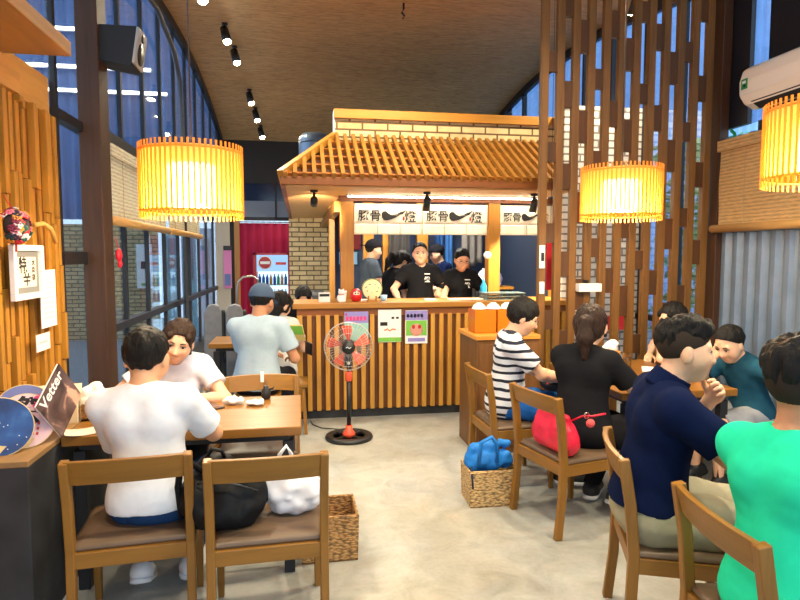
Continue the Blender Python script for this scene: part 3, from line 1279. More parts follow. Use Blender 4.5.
# back wall with an opening behind the curtain
bw = MB()
bw.box(XL - .05, -1.16, YB - .06, YB, 0, 4.0)
bw.box(-.1, XR, YB - .06, YB, 0, 4.0)
bw.box(-1.16, -.1, YB - .06, YB, 2.95, 4.0)
struct(bw.build('wall_back', plain('dark_brown_wall', (.035, .024, .018), .8)))
wd = bpy.data.objects.new('window_3', None)
COL.objects.link(wd)
struct(wd)
MB().box(-1.16, -.1, YB - .05, YB - .01, 2.24, 2.31).box(-.45, -.42, YB - .05, YB - .01, 2.3, 2.95).box(-1.16, -1.08, YB - .05, YB - .01, 2.3, 2.95).build('frame', STEEL, wd)
MB().box(-1.16, -.1, YB - .03, YB - .025, 2.31, 2.62).build('pane', plain('grey_panel', (.22, .24, .27), .5), wd)
MB().box(-1.16, -.1, YB - .03, YB - .025, 2.62, 2.95).build('pane_dark', plain('navy_glass', (.01, .02, .05), .1), wd)
struct(MB().box(-1.22, -1.12, YB - .16, YB - .05, 0, 2.26).build('trim_3', wood('door_trim', srgb(190, 130, 70), 'z')))

# beige partition panel with a narrow pink sign at the far left
bp_ = MB()
bp_.box(-1.44, -1.20, 10.9, 10.95, 0, 2.3)
struct(bp_.build('wall_far_panel', plain('beige_panel', srgb(186, 172, 152), .8)))

# ------------------------------------------------------------------ outdoors seen through the glass
struct(MB().box(-14, XL - .32, YF - 8, 16, -.14, -.02).box(XR + .32, 14, YF - 8, 16, -.14, -.02).build('ground', plain('outdoor_paving', (.22, .22, .22), .8)))
def facade(name, x0, x1, y, z0, z1, col, label):
    n = int((x1 - x0) / .03)
    pts = [(x0 + (x1 - x0) * i / n, y + .03 * math.sin(2 * PI * (x0 + (x1 - x0) * i / n) / .22)) for i in range(n + 1)]
    vs = [(x, yy, z0) for x, yy in pts] + [(x, yy, z1) for x, yy in pts]
    m = len(pts)
    o = MB().add(vs, [(i, i + 1, m + i + 1, m + i) for i in range(m - 1)]).build(name, col, solid=.005)
    return tag(o, label, 'facade')
FB = plain('blue_sheet', srgb(92, 114, 158), .35, .1, noise=.12, nscale=2)
FR = plain('pale_blue_sheet', srgb(150, 190, 240), .4, 0, noise=.1, nscale=2)
facade('corrugated_facade', -13, -1.5, 13.2, 2.3, 8.5, FB, 'blue corrugated facade outside beyond the left windows')
facade('corrugated_facade', 3.4, 14, 13.2, -.02, 8.5, FR, 'pale blue corrugated facade outside beyond the slatted partition')
BX0, BX1, BN = -4.4, -2.66, -2.88
o = MB().box(BX0, BX1, 12.0, 12.15, -.02, 2.15).build('brick_wall', brickmat('brick_outdoor', 'xz', srgb(216, 190, 140), srgb(190, 160, 112), srgb(116, 102, 84)))
tag(o, 'tan brick wall outside below the left bamboo blinds', 'wall')
o = MB().box(BN - .14, BN + .14, 11.96, 12.0, .95, 1.78).build('notice_board', WHITE)
tag(o, 'white notice sheet on the tan brick wall outside', 'notice')
MB().box(BN - .06, BN + .02, 11.945, 11.96, 1.32, 1.46).build('printed_mark', INK, o)
MB().box(BN - .06, BN + .08, 11.945, 11.96, 1.0, 1.05).build('green_mark', plain('ink_green', srgb(90, 160, 80)), o)
for i, (x0, x1, z0, z1, col, lab) in enumerate(((-2.58, -2.33, .3, 2.1, srgb(170, 205, 215), 'pale glazed shop door outside, nearest the brick wall'), (-2.27, -2.0, .3, 2.1, srgb(120, 200, 205), 'teal shop door outside beyond the left windows'), (-1.94, -1.68, .3, 2.1, srgb(190, 205, 230), 'lilac white shop door outside, nearest the grey room corner'))):
    d = MB().box(x0, x1, 12.3, 12.36, -.02, z1).build('shop_door', plain('shop_door_%d' % i, col, .5))
    tag(d, lab, 'door')
    MB().box(x0 + .06, x1 - .06, 12.28, 12.3, 1.1, 1.9).build('door_panel', plain('shop_panel_%d' % i, mul(col, .55), .4), d)
TUBE = emit('reflection_line_glow', (1, .93, .85), 9)  # glowing tubes added to stand for bright reflected lines in the panes
for (z, yy, xa, xb, lab) in ((6.0, 13.0, -5.2, -3.4, 'uppermost added reflection-line tube on the blue facade outside'), (5.28, 13.0, -6.4, -2.9, 'middle added reflection-line tube on the blue facade outside'), (4.82, 13.0, -6.4, -2.6, 'lowest added reflection-line tube on the blue facade outside')):
    t = MB().cyl((xa, yy, z), (xb, yy, z), .03, n=10).build('reflection_line_tube', TUBE)
    tag(t, lab, 'light', 'added tubes on the facade')
    MB().box(xa, xb, yy + .03, yy + .1, z - .03, z + .03).build('tube_backing', WHITE, t)
# green shrub outside the right glass
rg = random.Random(5)
sh_ = MB()
for i in range(900):
    c = Vector((4.6 + rg.uniform(-.35, .35), 6.35 + rg.uniform(-.5, .5), rg.uniform(.2, 2.9)))
    a = Vector((rg.uniform(-1, 1), rg.uniform(-1, 1), rg.uniform(-.6, .8))).normalized() * .11
    b_ = a.cross(Vector((rg.uniform(-1, 1), rg.uniform(-1, 1), rg.uniform(-1, 1)))).normalized() * .035
    sh_.add([c - a, c + b_, c + a, c - b_], [(0, 1, 2, 3)])
b_ = sh_.build('leafy_shrub', plain('leaf_green', srgb(70, 170, 90), .5))
tag(b_, 'green leafy shrub outside behind the right end of the partition', 'shrub')
MB().cyl((4.6, 6.35, -.02), (4.6, 6.35, 2.4), .03, .015, 8).build('stem', DARKPOST, b_)

# ------------------------------------------------------------------ slatted partition
pt = thing('slat_partition', 'tall brown timber slat partition with spacer blocks on the right', 'partition', (0, 4.72, 0))
xs = [1.975 + .1335 * i for i in range(12)]
for i, x in enumerate(xs):
    top = ceil_z(4.72) - .02
    MB().box(x - .031, x + .031, -.026, .026, 0, top).build('slat', PART_Z, pt, bevel=.004)
rg = random.Random(11)
off = [.30, .02, .46, .18, .60, .34, .08, .52, .25, .44, .12]
for i in range(len(xs) - 1):
    z = off[i]
    k = 0
    while z < 3.9:
        hgt = .16 + .05 * ((i * 7 + k * 3) % 3)
        MB().box(xs[i] + .030, xs[i + 1] - .030, -.020, .020, z, z + hgt).build('spacer_block', PART_BLOCK, pt)
        z += .66 + .06 * ((i + k) % 2)
        k += 1
o = MB().box(3.50, 3.585, 4.62, 4.82, 0, 3.97).build('wooden_post', DARKPOST, bevel=.006)
tag(o, 'dark brown post between the slat partition and the grey corrugated wall', 'post')
sb = MB().box(2.02, 2.10, 4.655, 4.675, 1.45, 1.66)
o = MB().box(1.945, 1.990, 4.674, 4.694, 1.47, 1.66).build('wall_switch', WHITE, bevel=.004)
tag(o, 'upper white switch plate on the left edge of the partition', 'switch')
MB().box(1.955, 1.980, 4.668, 4.675, 1.53, 1.60).build('rocker', BLACKM, o)
o = MB().box(1.950, 1.990, 4.674, 4.694, 1.26, 1.36).build('wall_switch', WHITE, bevel=.004)
tag(o, 'lower white socket plate on the left edge of the partition', 'switch')
o = MB().box(2.27, 2.47, 4.62, 4.694, 1.275, 1.345).build('white_dispenser', WHITE, bevel=.006)
tag(o, 'small white box fixed across the slats above the woman in black', 'box')
MB().box(2.33, 2.36, 4.64, 4.68, 1.345, 1.375).build('clip', BLACK, o)
o = MB().box(2.165, 2.235, 5.05, 5.06, 1.27, 1.775).build('red_banner', plain('red_cloth', srgb(190, 20, 36), .7))
tag(o, 'narrow red hanging banner behind the first slats', 'banner')
MB().cyl((2.155, 5.055, 1.78), (2.245, 5.055, 1.78), .006, n=8).build('banner_rod', BLACK, o)
MB().tube([(2.20, 5.055, 1.785), (2.20, 5.055, ceil_z(5.05))], .002, 5).build('banner_cord', BLACK, o)

# ------------------------------------------------------------------ brick walls by the stall
BR_L = brickmat('brick_left', 'xz', srgb(238, 214, 164), srgb(216, 186, 136), srgb(120, 98, 72), .23, .078)
BR_R = brickmat('brick_right', 'xz', srgb(232, 224, 210), srgb(208, 198, 184), srgb(128, 118, 108), .2, .075)
struct(MB().box(-.16, .62, 9.9, 10.02, 0, 2.6).build('wall_brick_left', BR_L))
struct(MB().box(2.72, 3.59, 5.95, 6.07, 0, 3.12).build('wall_brick_right', BR_R))
o = MB().box(3.18, 3.46, 5.93, 5.95, .78, .93).build('red_poster', plain('red_print', srgb(214, 34, 34), .5))
tag(o, 'red strip poster on the white brick wall behind the partition', 'poster')
# ------------------------------------------------------------------ noodle stall: counter
ct = thing('service_counter', 'long slatted wooden service counter below the timber canopy', 'counter', (-.03, 5.72, 0))
MB().box(-.04, 2.75, -.06, .52, 1.075, 1.125).build('countertop', STALL_X, ct, bevel=.006)
MB().box(.0, 2.70, .03, .05, .09, 1.075).build('back_board', wood('counter_back', srgb(104, 60, 22), 'z', .5, .25), ct)
MB().box(.0, .05, .05, .48, .09, 1.075).build('end_panel', STALL_Y, ct)
MB().box(.02, 2.68, .05, .46, 0, .09).build('plinth', STONE, ct)
MB().box(.0, 2.70, .0, .035, 1.0, 1.075).build('apron_board', wood('apron', srgb(150, 88, 36), 'x', .5, .2), ct)
for i in range(32):
    x = .03 + i * .0855
    MB().box(x - (.03 if i == 0 else .021), x + .021, -.012, .032, .09, 1.01).build('batten', wood('batten_wood', srgb(206, 148, 58), 'z', .45, .25), ct, bevel=.002)

def poster(name, x0, x1, z0, z1, label, y=5.70, col=PAPER):
    o = MB().box(x0, x1, y - .004, y, z0, z1).build(name, col)
    return tag(o, label, 'poster')
def patch(par, x0, x1, z0, z1, col, y=5.695, name='printed_patch'):
    return MB().box(x0, x1, y - .003, y, z0, z1).build(name, col, par)
PURP = plain('print_purple', srgb(150, 140, 205)); PINK = plain('print_pink', srgb(226, 70, 130)); GRN = plain('print_green', srgb(120, 190, 70))
TEAL = plain('print_teal', srgb(150, 205, 190)); ORG = plain('print_orange', srgb(232, 130, 60)); SKINP = plain('print_photo', srgb(214, 150, 130))
o = poster('menu_poster', .415, .645, .76, 1.04, 'lilac and teal poster behind the standing fan', col=PURP)
patch(o, .415, .645, .76, .93, TEAL)
for i in range(6):
    patch(o, .43 + i * .034, .455 + i * .034, .955, .995, PINK, name='pink_character')
patch(o, .425, .44, 1.005, 1.025, REDINK)
o = poster('menu_poster', .74, .965, .74, 1.055, 'white poster with green foot, beside the standing fan')
patch(o, .74, .965, .745, .785, GRN)
patch(o, .76, .83, .90, .935, INK)
patch(o, .87, .895, .965, .985, INK, name='small_print'); patch(o, .915, .94, .965, .985, INK, name='small_print')
MB().tube([(.80, 5.69, .855), (.83, 5.69, .87), (.85, 5.69, .85), (.88, 5.69, .868), (.91, 5.69, .862)], .006, 6).build('orange_script', ORG, o)
o = poster('menu_poster', 1.005, 1.225, .72, 1.045, 'photo poster with lilac heading at the right of the counter front')
patch(o, 1.005, 1.225, .95, 1.04, PURP)
for i in range(5):
    patch(o, 1.02 + i * .034, 1.043 + i * .034, .975, 1.01, plain('print_navy', srgb(40, 40, 110)), name='dark_character')
patch(o, 1.012, 1.218, .80, .945, GRN)
MB().ell((1.115, 5.692, .855), (.065, .004, .06)).build('printed_face', SKINP, o, True)
for x in (1.085, 1.145):
    MB().ell((x, 5.688, .885), (.016, .003, .02)).build('printed_spot', REDINK, o, True)
patch(o, 1.03, 1.2, .74, .775, PURP)

# ------------------------------------------------------------------ noodle stall: canopy roof on posts
cr = thing('canopy_roof', 'orange timber canopy with lattice roof and brick parapet over the counter', 'canopy roof', (0, 0, 0))
E0, E1 = 5.32, 6.2            # eave and ridge distance
X0, X1 = -.13, 2.55           # eave ends
ZE, ZT = 2.235, 2.74
RX = .37
# sloping deck, hipped at the left end
dk = MB()
dk.add([(X0, E0, ZE), (X1, E0, ZE), (X1 - .03, E1, ZT), (RX, E1, ZT), (X0, E0, ZE - .02), (X1, E0, ZE - .02), (X1 - .03, E1, ZT - .02), (RX, E1, ZT - .02)],
       [(0, 1, 2, 3), (7, 6, 5, 4), (0, 4, 5, 1), (1, 5, 6, 2), (2, 6, 7, 3), (3, 7, 4, 0)])
dk.add([(X0, E0, ZE), (RX, E1, ZT), (RX, 9.9, ZT), (X0, 9.9, ZE)], [(0, 1, 2, 3)])
dk.build('roof_deck', PURLIN, cr)
def slope(x, t):
    return (x, E0 + (E1 - E0) * t, ZE + (ZT - ZE) * t)
up_n = Vector((0, -(ZT - ZE), E1 - E0)).normalized()
for t in (.06, .26, .46, .66, .86):
    y, z = slope(0, t)[1:]
    xa = X0 + (RX - X0) * t
    MB().bar(Vector((xa, y, z)) + up_n * .018, Vector((X1 - .03 * t, y, z)) + up_n * .018, .032, .035, tuple(up_n)).build('purlin', wood('purlin_light', srgb(156, 92, 36), 'x', .5, .25), cr)
n = 33
RAFT_X, RAFT_Y = wood('rafter_x', srgb(150, 98, 36), 'x'), wood('rafter_y', srgb(150, 98, 36), 'y')
for i in range(n):
    x = X0 + .02 + (X1 - X0 - .04) * i / (n - 1)
    t1 = 1.0 if x >= RX else max(.05, (x - X0) / (RX - X0))
    a, b = Vector(slope(x, -.03)), Vector(slope(x, t1))
    MB().bar(a + up_n * .05, b + up_n * .05, .034, .045, tuple(up_n)).build('rafter', RAFT_Y, cr)
lup = Vector((-(ZT - ZE), 0, RX - X0)).normalized()
for i in range(40):
    y = E0 + .05 + i * .115
    t1 = min(1, max(.05, (y - E0) / (E1 - E0)))
    MB().bar(Vector((X0, y, ZE)) + lup * .05, Vector((X0 + (RX - X0) * t1, y, ZE + (ZT - ZE) * t1)) + lup * .05, .030, .045, tuple(lup)).build('side_rafter', RAFT_X, cr)
MB().bar(Vector((X0 - .02, E0 - .02, ZE + .04)), Vector((RX, E1, ZT + .05)), .06, .06).build('hip_rafter', STALL_X, cr)
MB().box(X0 - .02, X1, E0 - .03, E0 + .015, ZE - .05, ZE + .02).build('fascia', wood('fascia_wood', srgb(140, 80, 28), 'x', .5, .25), cr, bevel=.004)
MB().box(X0 - .02, X0 + .02, E0, 9.9, ZE - .075, ZE + .02).build('fascia', wood('fascia_wood_y', srgb(150, 82, 30), 'y', .5, .25), cr)
sf = MB().box(X0 + .02, X1, E0 + .015, 6.14, ZE - .06, ZE - .045).box(X0 + .02, .41, 6.14, 9.9, ZE - .06, ZE - .045)
sf.build('soffit', wood('soffit_ply', srgb(226, 176, 110), 'x', .5, .12), cr)
MB().box(.40, X1 + .25, 6.10, 6.26, 2.125, 2.18).build('head_beam', wood('head_beam', srgb(120, 66, 28), 'x', .5, .25), cr)
MB().box(RX, 2.75, E1, E1 + .15, ZT - .05, 2.955).build('brick_parapet', brickmat('brick_parapet', 'xz', srgb(238, 206, 148), srgb(214, 180, 124), srgb(120, 90, 56), .26, .075), cr)
MB().box(RX - .012, RX, E1 - .01, E1 + .16, ZT - .02, 3.04).build('parapet_end', PAPER, cr)
MB().box(RX - .01, 2.78, E1 - .04, E1 + .2, 2.955, 3.045).build('cap_board', wood('cap_wood', srgb(190, 128, 44), 'x', .4, .15), cr, bevel=.004)
MB().box(RX, 2.75, E1 + .15, 9.9, ZT - .05, ZT).build('top_deck', PURLIN, cr)
for x0, x1, y0, y1 in ((.415, .548, 6.12, 6.25), (1.975, 2.10, 6.12, 6.25), (.36, .43, 7.4, 7.5), (2.70, 2.80, 6.12, 6.25)):
    MB().box(x0, x1, y0, y1, 0, ZE - .05).build('post', STALL_Z, cr, bevel=.005)
MB().box(.36, .43, 6.2, 9.9, 2.02, 2.13).build('side_beam', STALL_Y, cr)
# noren curtains
CLOTH = plain('noren_cloth', srgb(246, 238, 214), .9, noise=.04, nscale=60)
NR = thing  # alias kept short
rod = tag(MB().cyl((.5, 6.165, 2.098), (2.75, 6.165, 2.098), .010, n=10).build('curtain_rod', wood('rod_wood', srgb(206, 160, 96), 'x')), 'thin pale rod carrying the white shop curtains under the canopy', 'rod')
def brush(par, x, z, y, s):
    """the fat brushed horizontal stroke, with a dry flick to the right"""
    pts = [(-.155, .035), (-.135, .062), (-.10, .066), (-.055, .030), (-.02, .016), (.04, .030), (.09, .058), (.125, .066), (.150, .083), (.160, .078),
           (.135, .050), (.115, .030), (.085, .022), (.03, -.012), (-.03, -.038), (-.09, -.052), (-.125, -.048), (-.150, -.015)]
    MB().prism([(x + a * s, z + b * s) for a, b in pts], y - .002, y).build('brush_stroke', INK, par)
    cut_ = [(-.02, .006), (.05, .020), (.10, .045), (.06, .026)]
    MB().prism([(x + a * s, z + b * s) for a, b in cut_], y - .0025, y - .0005).build('dry_streak', CLOTH, par)
def noren(x0, x1, label, flaps):
    y = 6.165
    root = MB()
    z1, zs, z0 = 2.105, 1.90, 1.79
    w = (x1 - x0) / flaps
    def wav(x):
        return .006 * math.sin((x - x0) * 21) + .004 * math.sin(x * 47)
    root.surf(lambda u, v: (x0 + (x1 - x0) * u, y - .012 + wav(x0 + (x1 - x0) * u) * (1 - v), zs + (z1 - zs) * v), 40, 6)
    for k in range(flaps):
        a, b = x0 + k * w + (.0025 if k else 0), x0 + (k + 1) * w - (.0025 if k < flaps - 1 else 0)
        root.surf(lambda u, v, a=a, b=b, k=k: (a + (b - a) * u, y - .012 + wav(a + (b - a) * u) + (1 - v) * .008 * math.sin(k * 2.1 + 3 * u), z0 + (zs - z0) * v), 10, 6)
    o = root.build('noren_curtain', CLOTH, solid=.002, smooth=True)
    tag(o, label, 'curtain', 'shop curtains under the canopy')
    c = (x0 + x1) / 2
    k = (x1 - x0) / .70
    yy = 6.138
    lettering('shop_characters', '豚骨', .120 * k, INK, o, frameM((x0 + .155 * k, yy, 1.975), (1, 0, 0), (0, 0, 1)), .0012, .001)
    brush(o, c + .052 * k, 1.975, yy, .80 * k)
    lettering('shop_characters', '燈', .125 * k, INK, o, frameM((x0 + .575 * k, yy, 1.965), (1, 0, 0), (0, 0, 1)), .0014, .001)
    MB().ell((x0 + .505 * k, yy - .001, 1.955), (.010, .002, .022), 10, 6).build('red_mark', REDINK, o, True)
    return o
noren(.555, 1.262, 'cream shop curtain with black characters, beside the left stall post', 3)
noren(1.268, 1.970, 'cream shop curtain with black characters, above the two staff at the counter', 3)
noren(2.105, 2.70, 'cream shop curtain behind the first partition slats, lit brightest', 2)

# stall interior
struct(MB().box(.45, 3.3, 8.55, 8.62, 0, 2.7).build('wall_kitchen', plain('navy_wall', srgb(34, 54, 88), .6, noise=.2, nscale=3)))
struct(MB().box(2.78, 2.84, 6.3, 8.55, 0, 2.69).build('wall_kitchen_side', plain('navy_wall_side', srgb(40, 54, 78), .6)))
for x, w_, lab in ((.92, .14, 'orange inner kitchen post behind the man in the cap'), (1.16, .10, 'slim orange kitchen post behind the ponytailed cook'), (1.66, .15, 'orange kitchen post behind the smiling cook'), (2.28, .09, 'thin orange kitchen post right of the cook with spectacles')):
    o = MB().box(x - w_ / 2, x + w_ / 2, 8.05, 8.15, 0, 2.67).build('kitchen_post', STALL_Z, bevel=.004)
    tag(o, lab, 'post', 'posts in the stall kitchen')
for x, lab, col in ((1.98, 'left blue plastic strip curtain in the kitchen', srgb(50, 96, 160)), (2.12, 'right blue plastic strip curtain in the kitchen', srgb(66, 120, 186))):
    o = MB().surf(lambda u, v, x=x: (x - .06 + .12 * u, 8.40 + .015 * math.sin(u * 14), .9 + 1.6 * v), 16, 2).build('strip_curtain', plain('strip_%d' % int(x * 100), col, .3), solid=.004)
    tag(o, lab, 'curtain', 'blue strips in the kitchen')
    MB().box(x - .07, x + .07, 8.39, 8.42, 2.5, 2.56).build('curtain_rail', STEEL, o)
o = MB().box(.55, .80, 8.4, 8.5, 1.45, 1.62).build('blue_sign', plain('sky_blue', srgb(120, 180, 230), .4))
tag(o, 'small light blue panel on the kitchen wall left of the capped man', 'panel')
o = MB().box(.55, .85, 8.42, 8.52, 1.66, 2.2).build('red_cloth_panel', plain('dark_red', srgb(120, 20, 30), .7))
tag(o, 'dark red cloth panel above the light blue panel in the kitchen', 'cloth')
wk = thing('kitchen_workbench', 'dark kitchen workbench along the back of the stall', 'workbench', (0, 0, 0))
MB().box(.6, 2.6, 7.95 + .22, 8.5, .86, .90).build('bench_top', plain('steel_top', (.4, .4, .42), .3, .9), wk)
MB().box(.62, 2.58, 8.2, 8.48, 0, .86).build('bench_body', BLACKM, wk)
pots = []
for x, z, r_, lab in ((1.33, .90, .13, 'large steel stock pot on the kitchen bench behind the cooks'), (2.45, .90, .12, 'smaller steel stock pot on the kitchen bench near the blue strips')):
    pz = thing('stock_pot', lab, 'pot', (x, 8.33, z))
    MB().lathe([(r_ * .95, 0), (r_, .02), (r_, .26), (r_ + .012, .265), (r_ + .012, .275), (r_ - .01, .275), (r_ - .012, .03), (0, .03)], 24).build('pot_body', plain('pot_steel', (.45, .45, .47), .3, .9), pz, True)
    for q in (1, -1):
        MB().tube([(q * r_, -.04, .2), (q * (r_ + .04), -.03, .2), (q * (r_ + .04), .03, .2), (q * r_, .04, .2)], .008, 6).build('pot_handle', plain('pot_steel', (0, 0, 0)), pz, True)
for i, (x, c, lab) in enumerate(((1.33, srgb(54, 52, 50), 'dark apron hanging in the kitchen behind the smiling cook'), (2.33, srgb(120, 116, 112), 'grey cloth hanging in the kitchen above the cook with spectacles'))):
    o = MB().surf(lambda u, v, x=x, i=i: (x - .14 + .28 * u, 8.02 - .06 * i + .02 * math.sin(u * 17 + i), 1.45 + .5 * v + .03 * math.sin(u * 9)), 20, 6).build('hanging_cloth', plain('hang_%d' % i, c, .9), solid=.006, smooth=True)
    tag(o, lab, 'cloth')
    MB().tube([(x, 8.02 - .06 * i, 1.95), (x, 8.02 - .06 * i, 2.68)], .004, 6).build('hanging_hook', STEEL, o)
bagm = plain('white_poly', (.75, .78, .84), .35, noise=.3, nscale=18, bump=.6)
for i, (x, lab) in enumerate(((2.20, 'white and blue plastic sack on the shelf left of the navy wall'), (2.36, 'crumpled lilac plastic sack on the shelf behind the right stall post'))):
    g_ = Grid([ell((0, 0, .1), (.085, .07, .10))], .008, .03)
    F_ = g_.add(g_.field(), [ell((0, 0, .1), (.085, .07, .10)), ell((.01, 0, .2), (.03, .03, .05))])
    F_ = g_.folds(F_, .012, .07, 40 + i, 6)
    F_ = g_.cut(F_, V(0, 0, .01), V(0, 0, -1))
    o = field_obj('plastic_sack', F_, g_, bagm if i == 0 else plain('lilac_poly', srgb(150, 150, 205), .35, noise=.3, nscale=18, bump=.6))
    o.location = (x, 7.02, 1.20 - .01)
    tag(o, lab, 'sack', 'plastic sacks on the kitchen shelf')
sh = thing('kitchen_shelf', 'kitchen side shelf unit behind the right stall post', 'shelf', (2.28, 7.02, 0))
MB().box(-.22, .26, -.14, .14, 1.17, 1.20).build('shelf_board', STALL_X, sh)
for x in (-.2, .24):
    for y in (-.12, .12):
        MB().box(x - .015, x + .015, y - .015, y + .015, 0, 1.17).build('leg', STEEL, sh)
o = MB().lathe([(.03, 0), (.034, .01), (.034, .13), (.014, .17), (.014, .2), (0, .2)], 18).build('blue_bottle', plain('cyan_plastic', srgb(40, 150, 200), .3), smooth=True)
o.location = (1.90, 6.05, 1.125)
tag(o, 'small turquoise bottle on the counter beside the right stall post', 'bottle')
# kitchen ceiling light
kl = thing('kitchen_light', 'rectangular ceiling light inside the stall kitchen', 'light', (1.5, 7.3, 2.66))
MB().box(-.5, .5, -.15, .15, -.02, .03).build('light_housing', WHITE, kl)
MB().box(-.46, .46, -.12, .12, -.03, -.02).build('diffuser', emit('kitchen_diffuser', (1, .93, .82), 75), kl)

# things standing on the counter
ZC = 1.125
def on(name, label, cat, x, y, z=ZC, rz=0, group=None):
    return thing(name, label, cat, (x, y, z), rz, group)
d = on('daruma_doll', 'round red daruma doll on the counter', 'doll', .545, 5.86)
REDL = plain('red_lacquer', srgb(206, 26, 34), .3)
MB().lathe([(.02, 0), (.042, .006), (.056, .035), (.058, .065), (.050, .098), (.030, .122), (0, .13)], 24).build('doll_body', REDL, d, True)
MB().ell((0, -.040, .078), (.034, .018, .030)).build('doll_face', plain('doll_cream', srgb(236, 214, 190), .5), d, True)
for q in (1, -1):
    MB().ell((q * .013, -.0575, .084), (.007, .002, .008), 10, 6).build('doll_eye', INK, d, True)
    MB().bar((q * .006, -.056, .100), (q * .024, -.050, .103), .004, .006).build('doll_brow', INK, d)
MB().bar((-.008, -.057, .062), (.008, -.057, .062), .004, .004).build('doll_mouth', REDINK, d)
f_ = on('round_fan_display', 'round cream paper disc with small drawing on a wooden stand on the counter', 'ornament', .70, 5.84)
M_ = Matrix.Translation((0, 0, .125)) @ Matrix.Rotation(R(82), 4, 'X')
MB().lathe([(.0, -.006), (.098, -.006), (.102, 0), (.098, .006), (0, .006)], 36, M=M_).build('paper_disc', plain('cream_disc', srgb(238, 230, 178), .6), f_, True)
MB().tube([(.098 * math.cos(a * PI / 18), -.010, .125 + .098 * math.sin(a * PI / 18)) for a in range(36)], .004, 6, True, (0, 1, .01)).build('disc_rim', plain('green_rim', srgb(120, 130, 60), .5), f_, True)
for k in range(7):
    a = k * .9
    MB().tube([(.055 * math.cos(a), -.0095, .13 + .04 * math.sin(a)), (.07 * math.cos(a + .3), -.0095, .125 + .05 * math.sin(a + .25))], .003, 5).build('drawn_line', INK, f_)
MB().box(-.05, .05, -.03, .03, 0, .014).box(-.045, -.03, -.02, .02, .014, .055).box(.03, .045, -.02, .02, .014, .055).build('wooden_stand', STALL_X, f_)
c_ = on('lucky_cat', 'small white cat figurine on the counter left of the red doll', 'figurine', .40, 5.85)
g_ = Grid([ell((0, 0, .04), (.045, .04, .05)), ell((0, 0, .1), (.036, .03, .03))], .004, .02)
F_ = g_.add(g_.field(), [ell((0, 0, .035), (.045, .038, .045)), ell((0, -.005, .092), (.032, .028, .027), k=.012), ell((.02, 0, .118), (.009, .006, .012), k=.006), ell((-.02, 0, .118), (.009, .006, .012), k=.006), cone((.035, -.01, .05), (.042, -.015, .10), .011, .011, .01), ell((.02, -.03, .01), (.016, .02, .012)), ell((-.02, -.03, .01), (.016, .02, .012))])
F_ = g_.cut(F_, V(0, 0, 0), V(0, 0, -1))
field_obj('cat_body', F_, g_, WHITE, c_)
MB().tube([(.028 * math.cos(a * PI / 8), -.004 + .026 * math.sin(a * PI / 8), .070) for a in range(16)], .004, 6, True).build('cat_collar', REDINK, c_, True)
b1 = on('card_holder', 'white card box with dark label at the left end of the counter', 'box', .235, 5.86)
MB().box(-.055, .055, -.04, .04, 0, .09).build('box_body', WHITE, b1, bevel=.003)
MB().box(-.048, .048, -.043, -.04, .055, .08).build('dark_label', BLACKM, b1)
for i, (x, lab) in enumerate(((.62, 'folded white napkin on the counter beside the red doll'), (1.30, 'leftmost white order slip on the counter before the cooks'), (1.55, 'white order slip on the counter below the smiling cook'), (1.68, 'white order slip on the counter between the two cooks'), (1.80, 'rightmost white order slip on the counter below the cook with spectacles'))):
    o = MB().box(-.055, .055, -.04, .04, 0, .012).build('paper_slip', PAPER)
    o.location = (x, 5.93, ZC)
    tag(o, lab, 'paper slip', 'slips on the counter')
o = on('glass_rack', 'flat grey tray rack at the right end of the counter', 'rack', 2.05, 5.92)
GR = plain('rack_grey', srgb(110, 128, 128), .35, .3)
for z in (.0, .03, .06):
    MB().box(-.20, .22, -.12, .12, z, z + .012).build('tray', GR, o, bevel=.003)
for x in (-.18, .2):
    MB().box(x - .008, x + .008, -.11, .11, 0, .07).build('rack_side', GR, o)
b_ = on('blue_cup', 'small pale blue cup behind the round paper disc', 'cup', .82, 5.88)
MB().lathe([(.02, 0), (.03, .005), (.036, .06), (.033, .06), (.027, .01), (0, .01)], 18).build('cup_body', plain('pale_blue', srgb(150, 190, 220), .3), b_, True)

# grey side counter behind the left post
sc_ = thing('side_counter', 'dark grey side counter in front of the tan brick wall', 'counter', (.28, 9.0, 0))
MB().box(-.24, .06, -.3, .3, 0, 1.0).build('counter_body', plain('side_grey', (.07, .07, .08), .6), sc_)
MB().box(-.26, .07, -.32, .32, 1.0, 1.04).build('counter_slab', plain('side_slab', (.16, .16, .17), .4), sc_)

# ventilator drum behind the canopy
vd = thing('ventilator_drum', 'blue grey metal ventilator drum above the left end of the canopy', 'ventilator', (.22, 8.2, 2.52))
MB().lathe([(.17, 0), (.19, .02), (.21, .06), (.21, .56), (.205, .60), (.16, .66), (0, .68)], 28).build('drum_shell', plain('drum_metal', srgb(110, 128, 150), .35, .6), vd, True)
for z in (.12, .34, .54):
    MB().lathe([(.211, z - .012), (.218, z), (.211, z + .012)], 28).build('drum_band', plain('drum_band', srgb(70, 84, 100), .4, .5), vd, True)

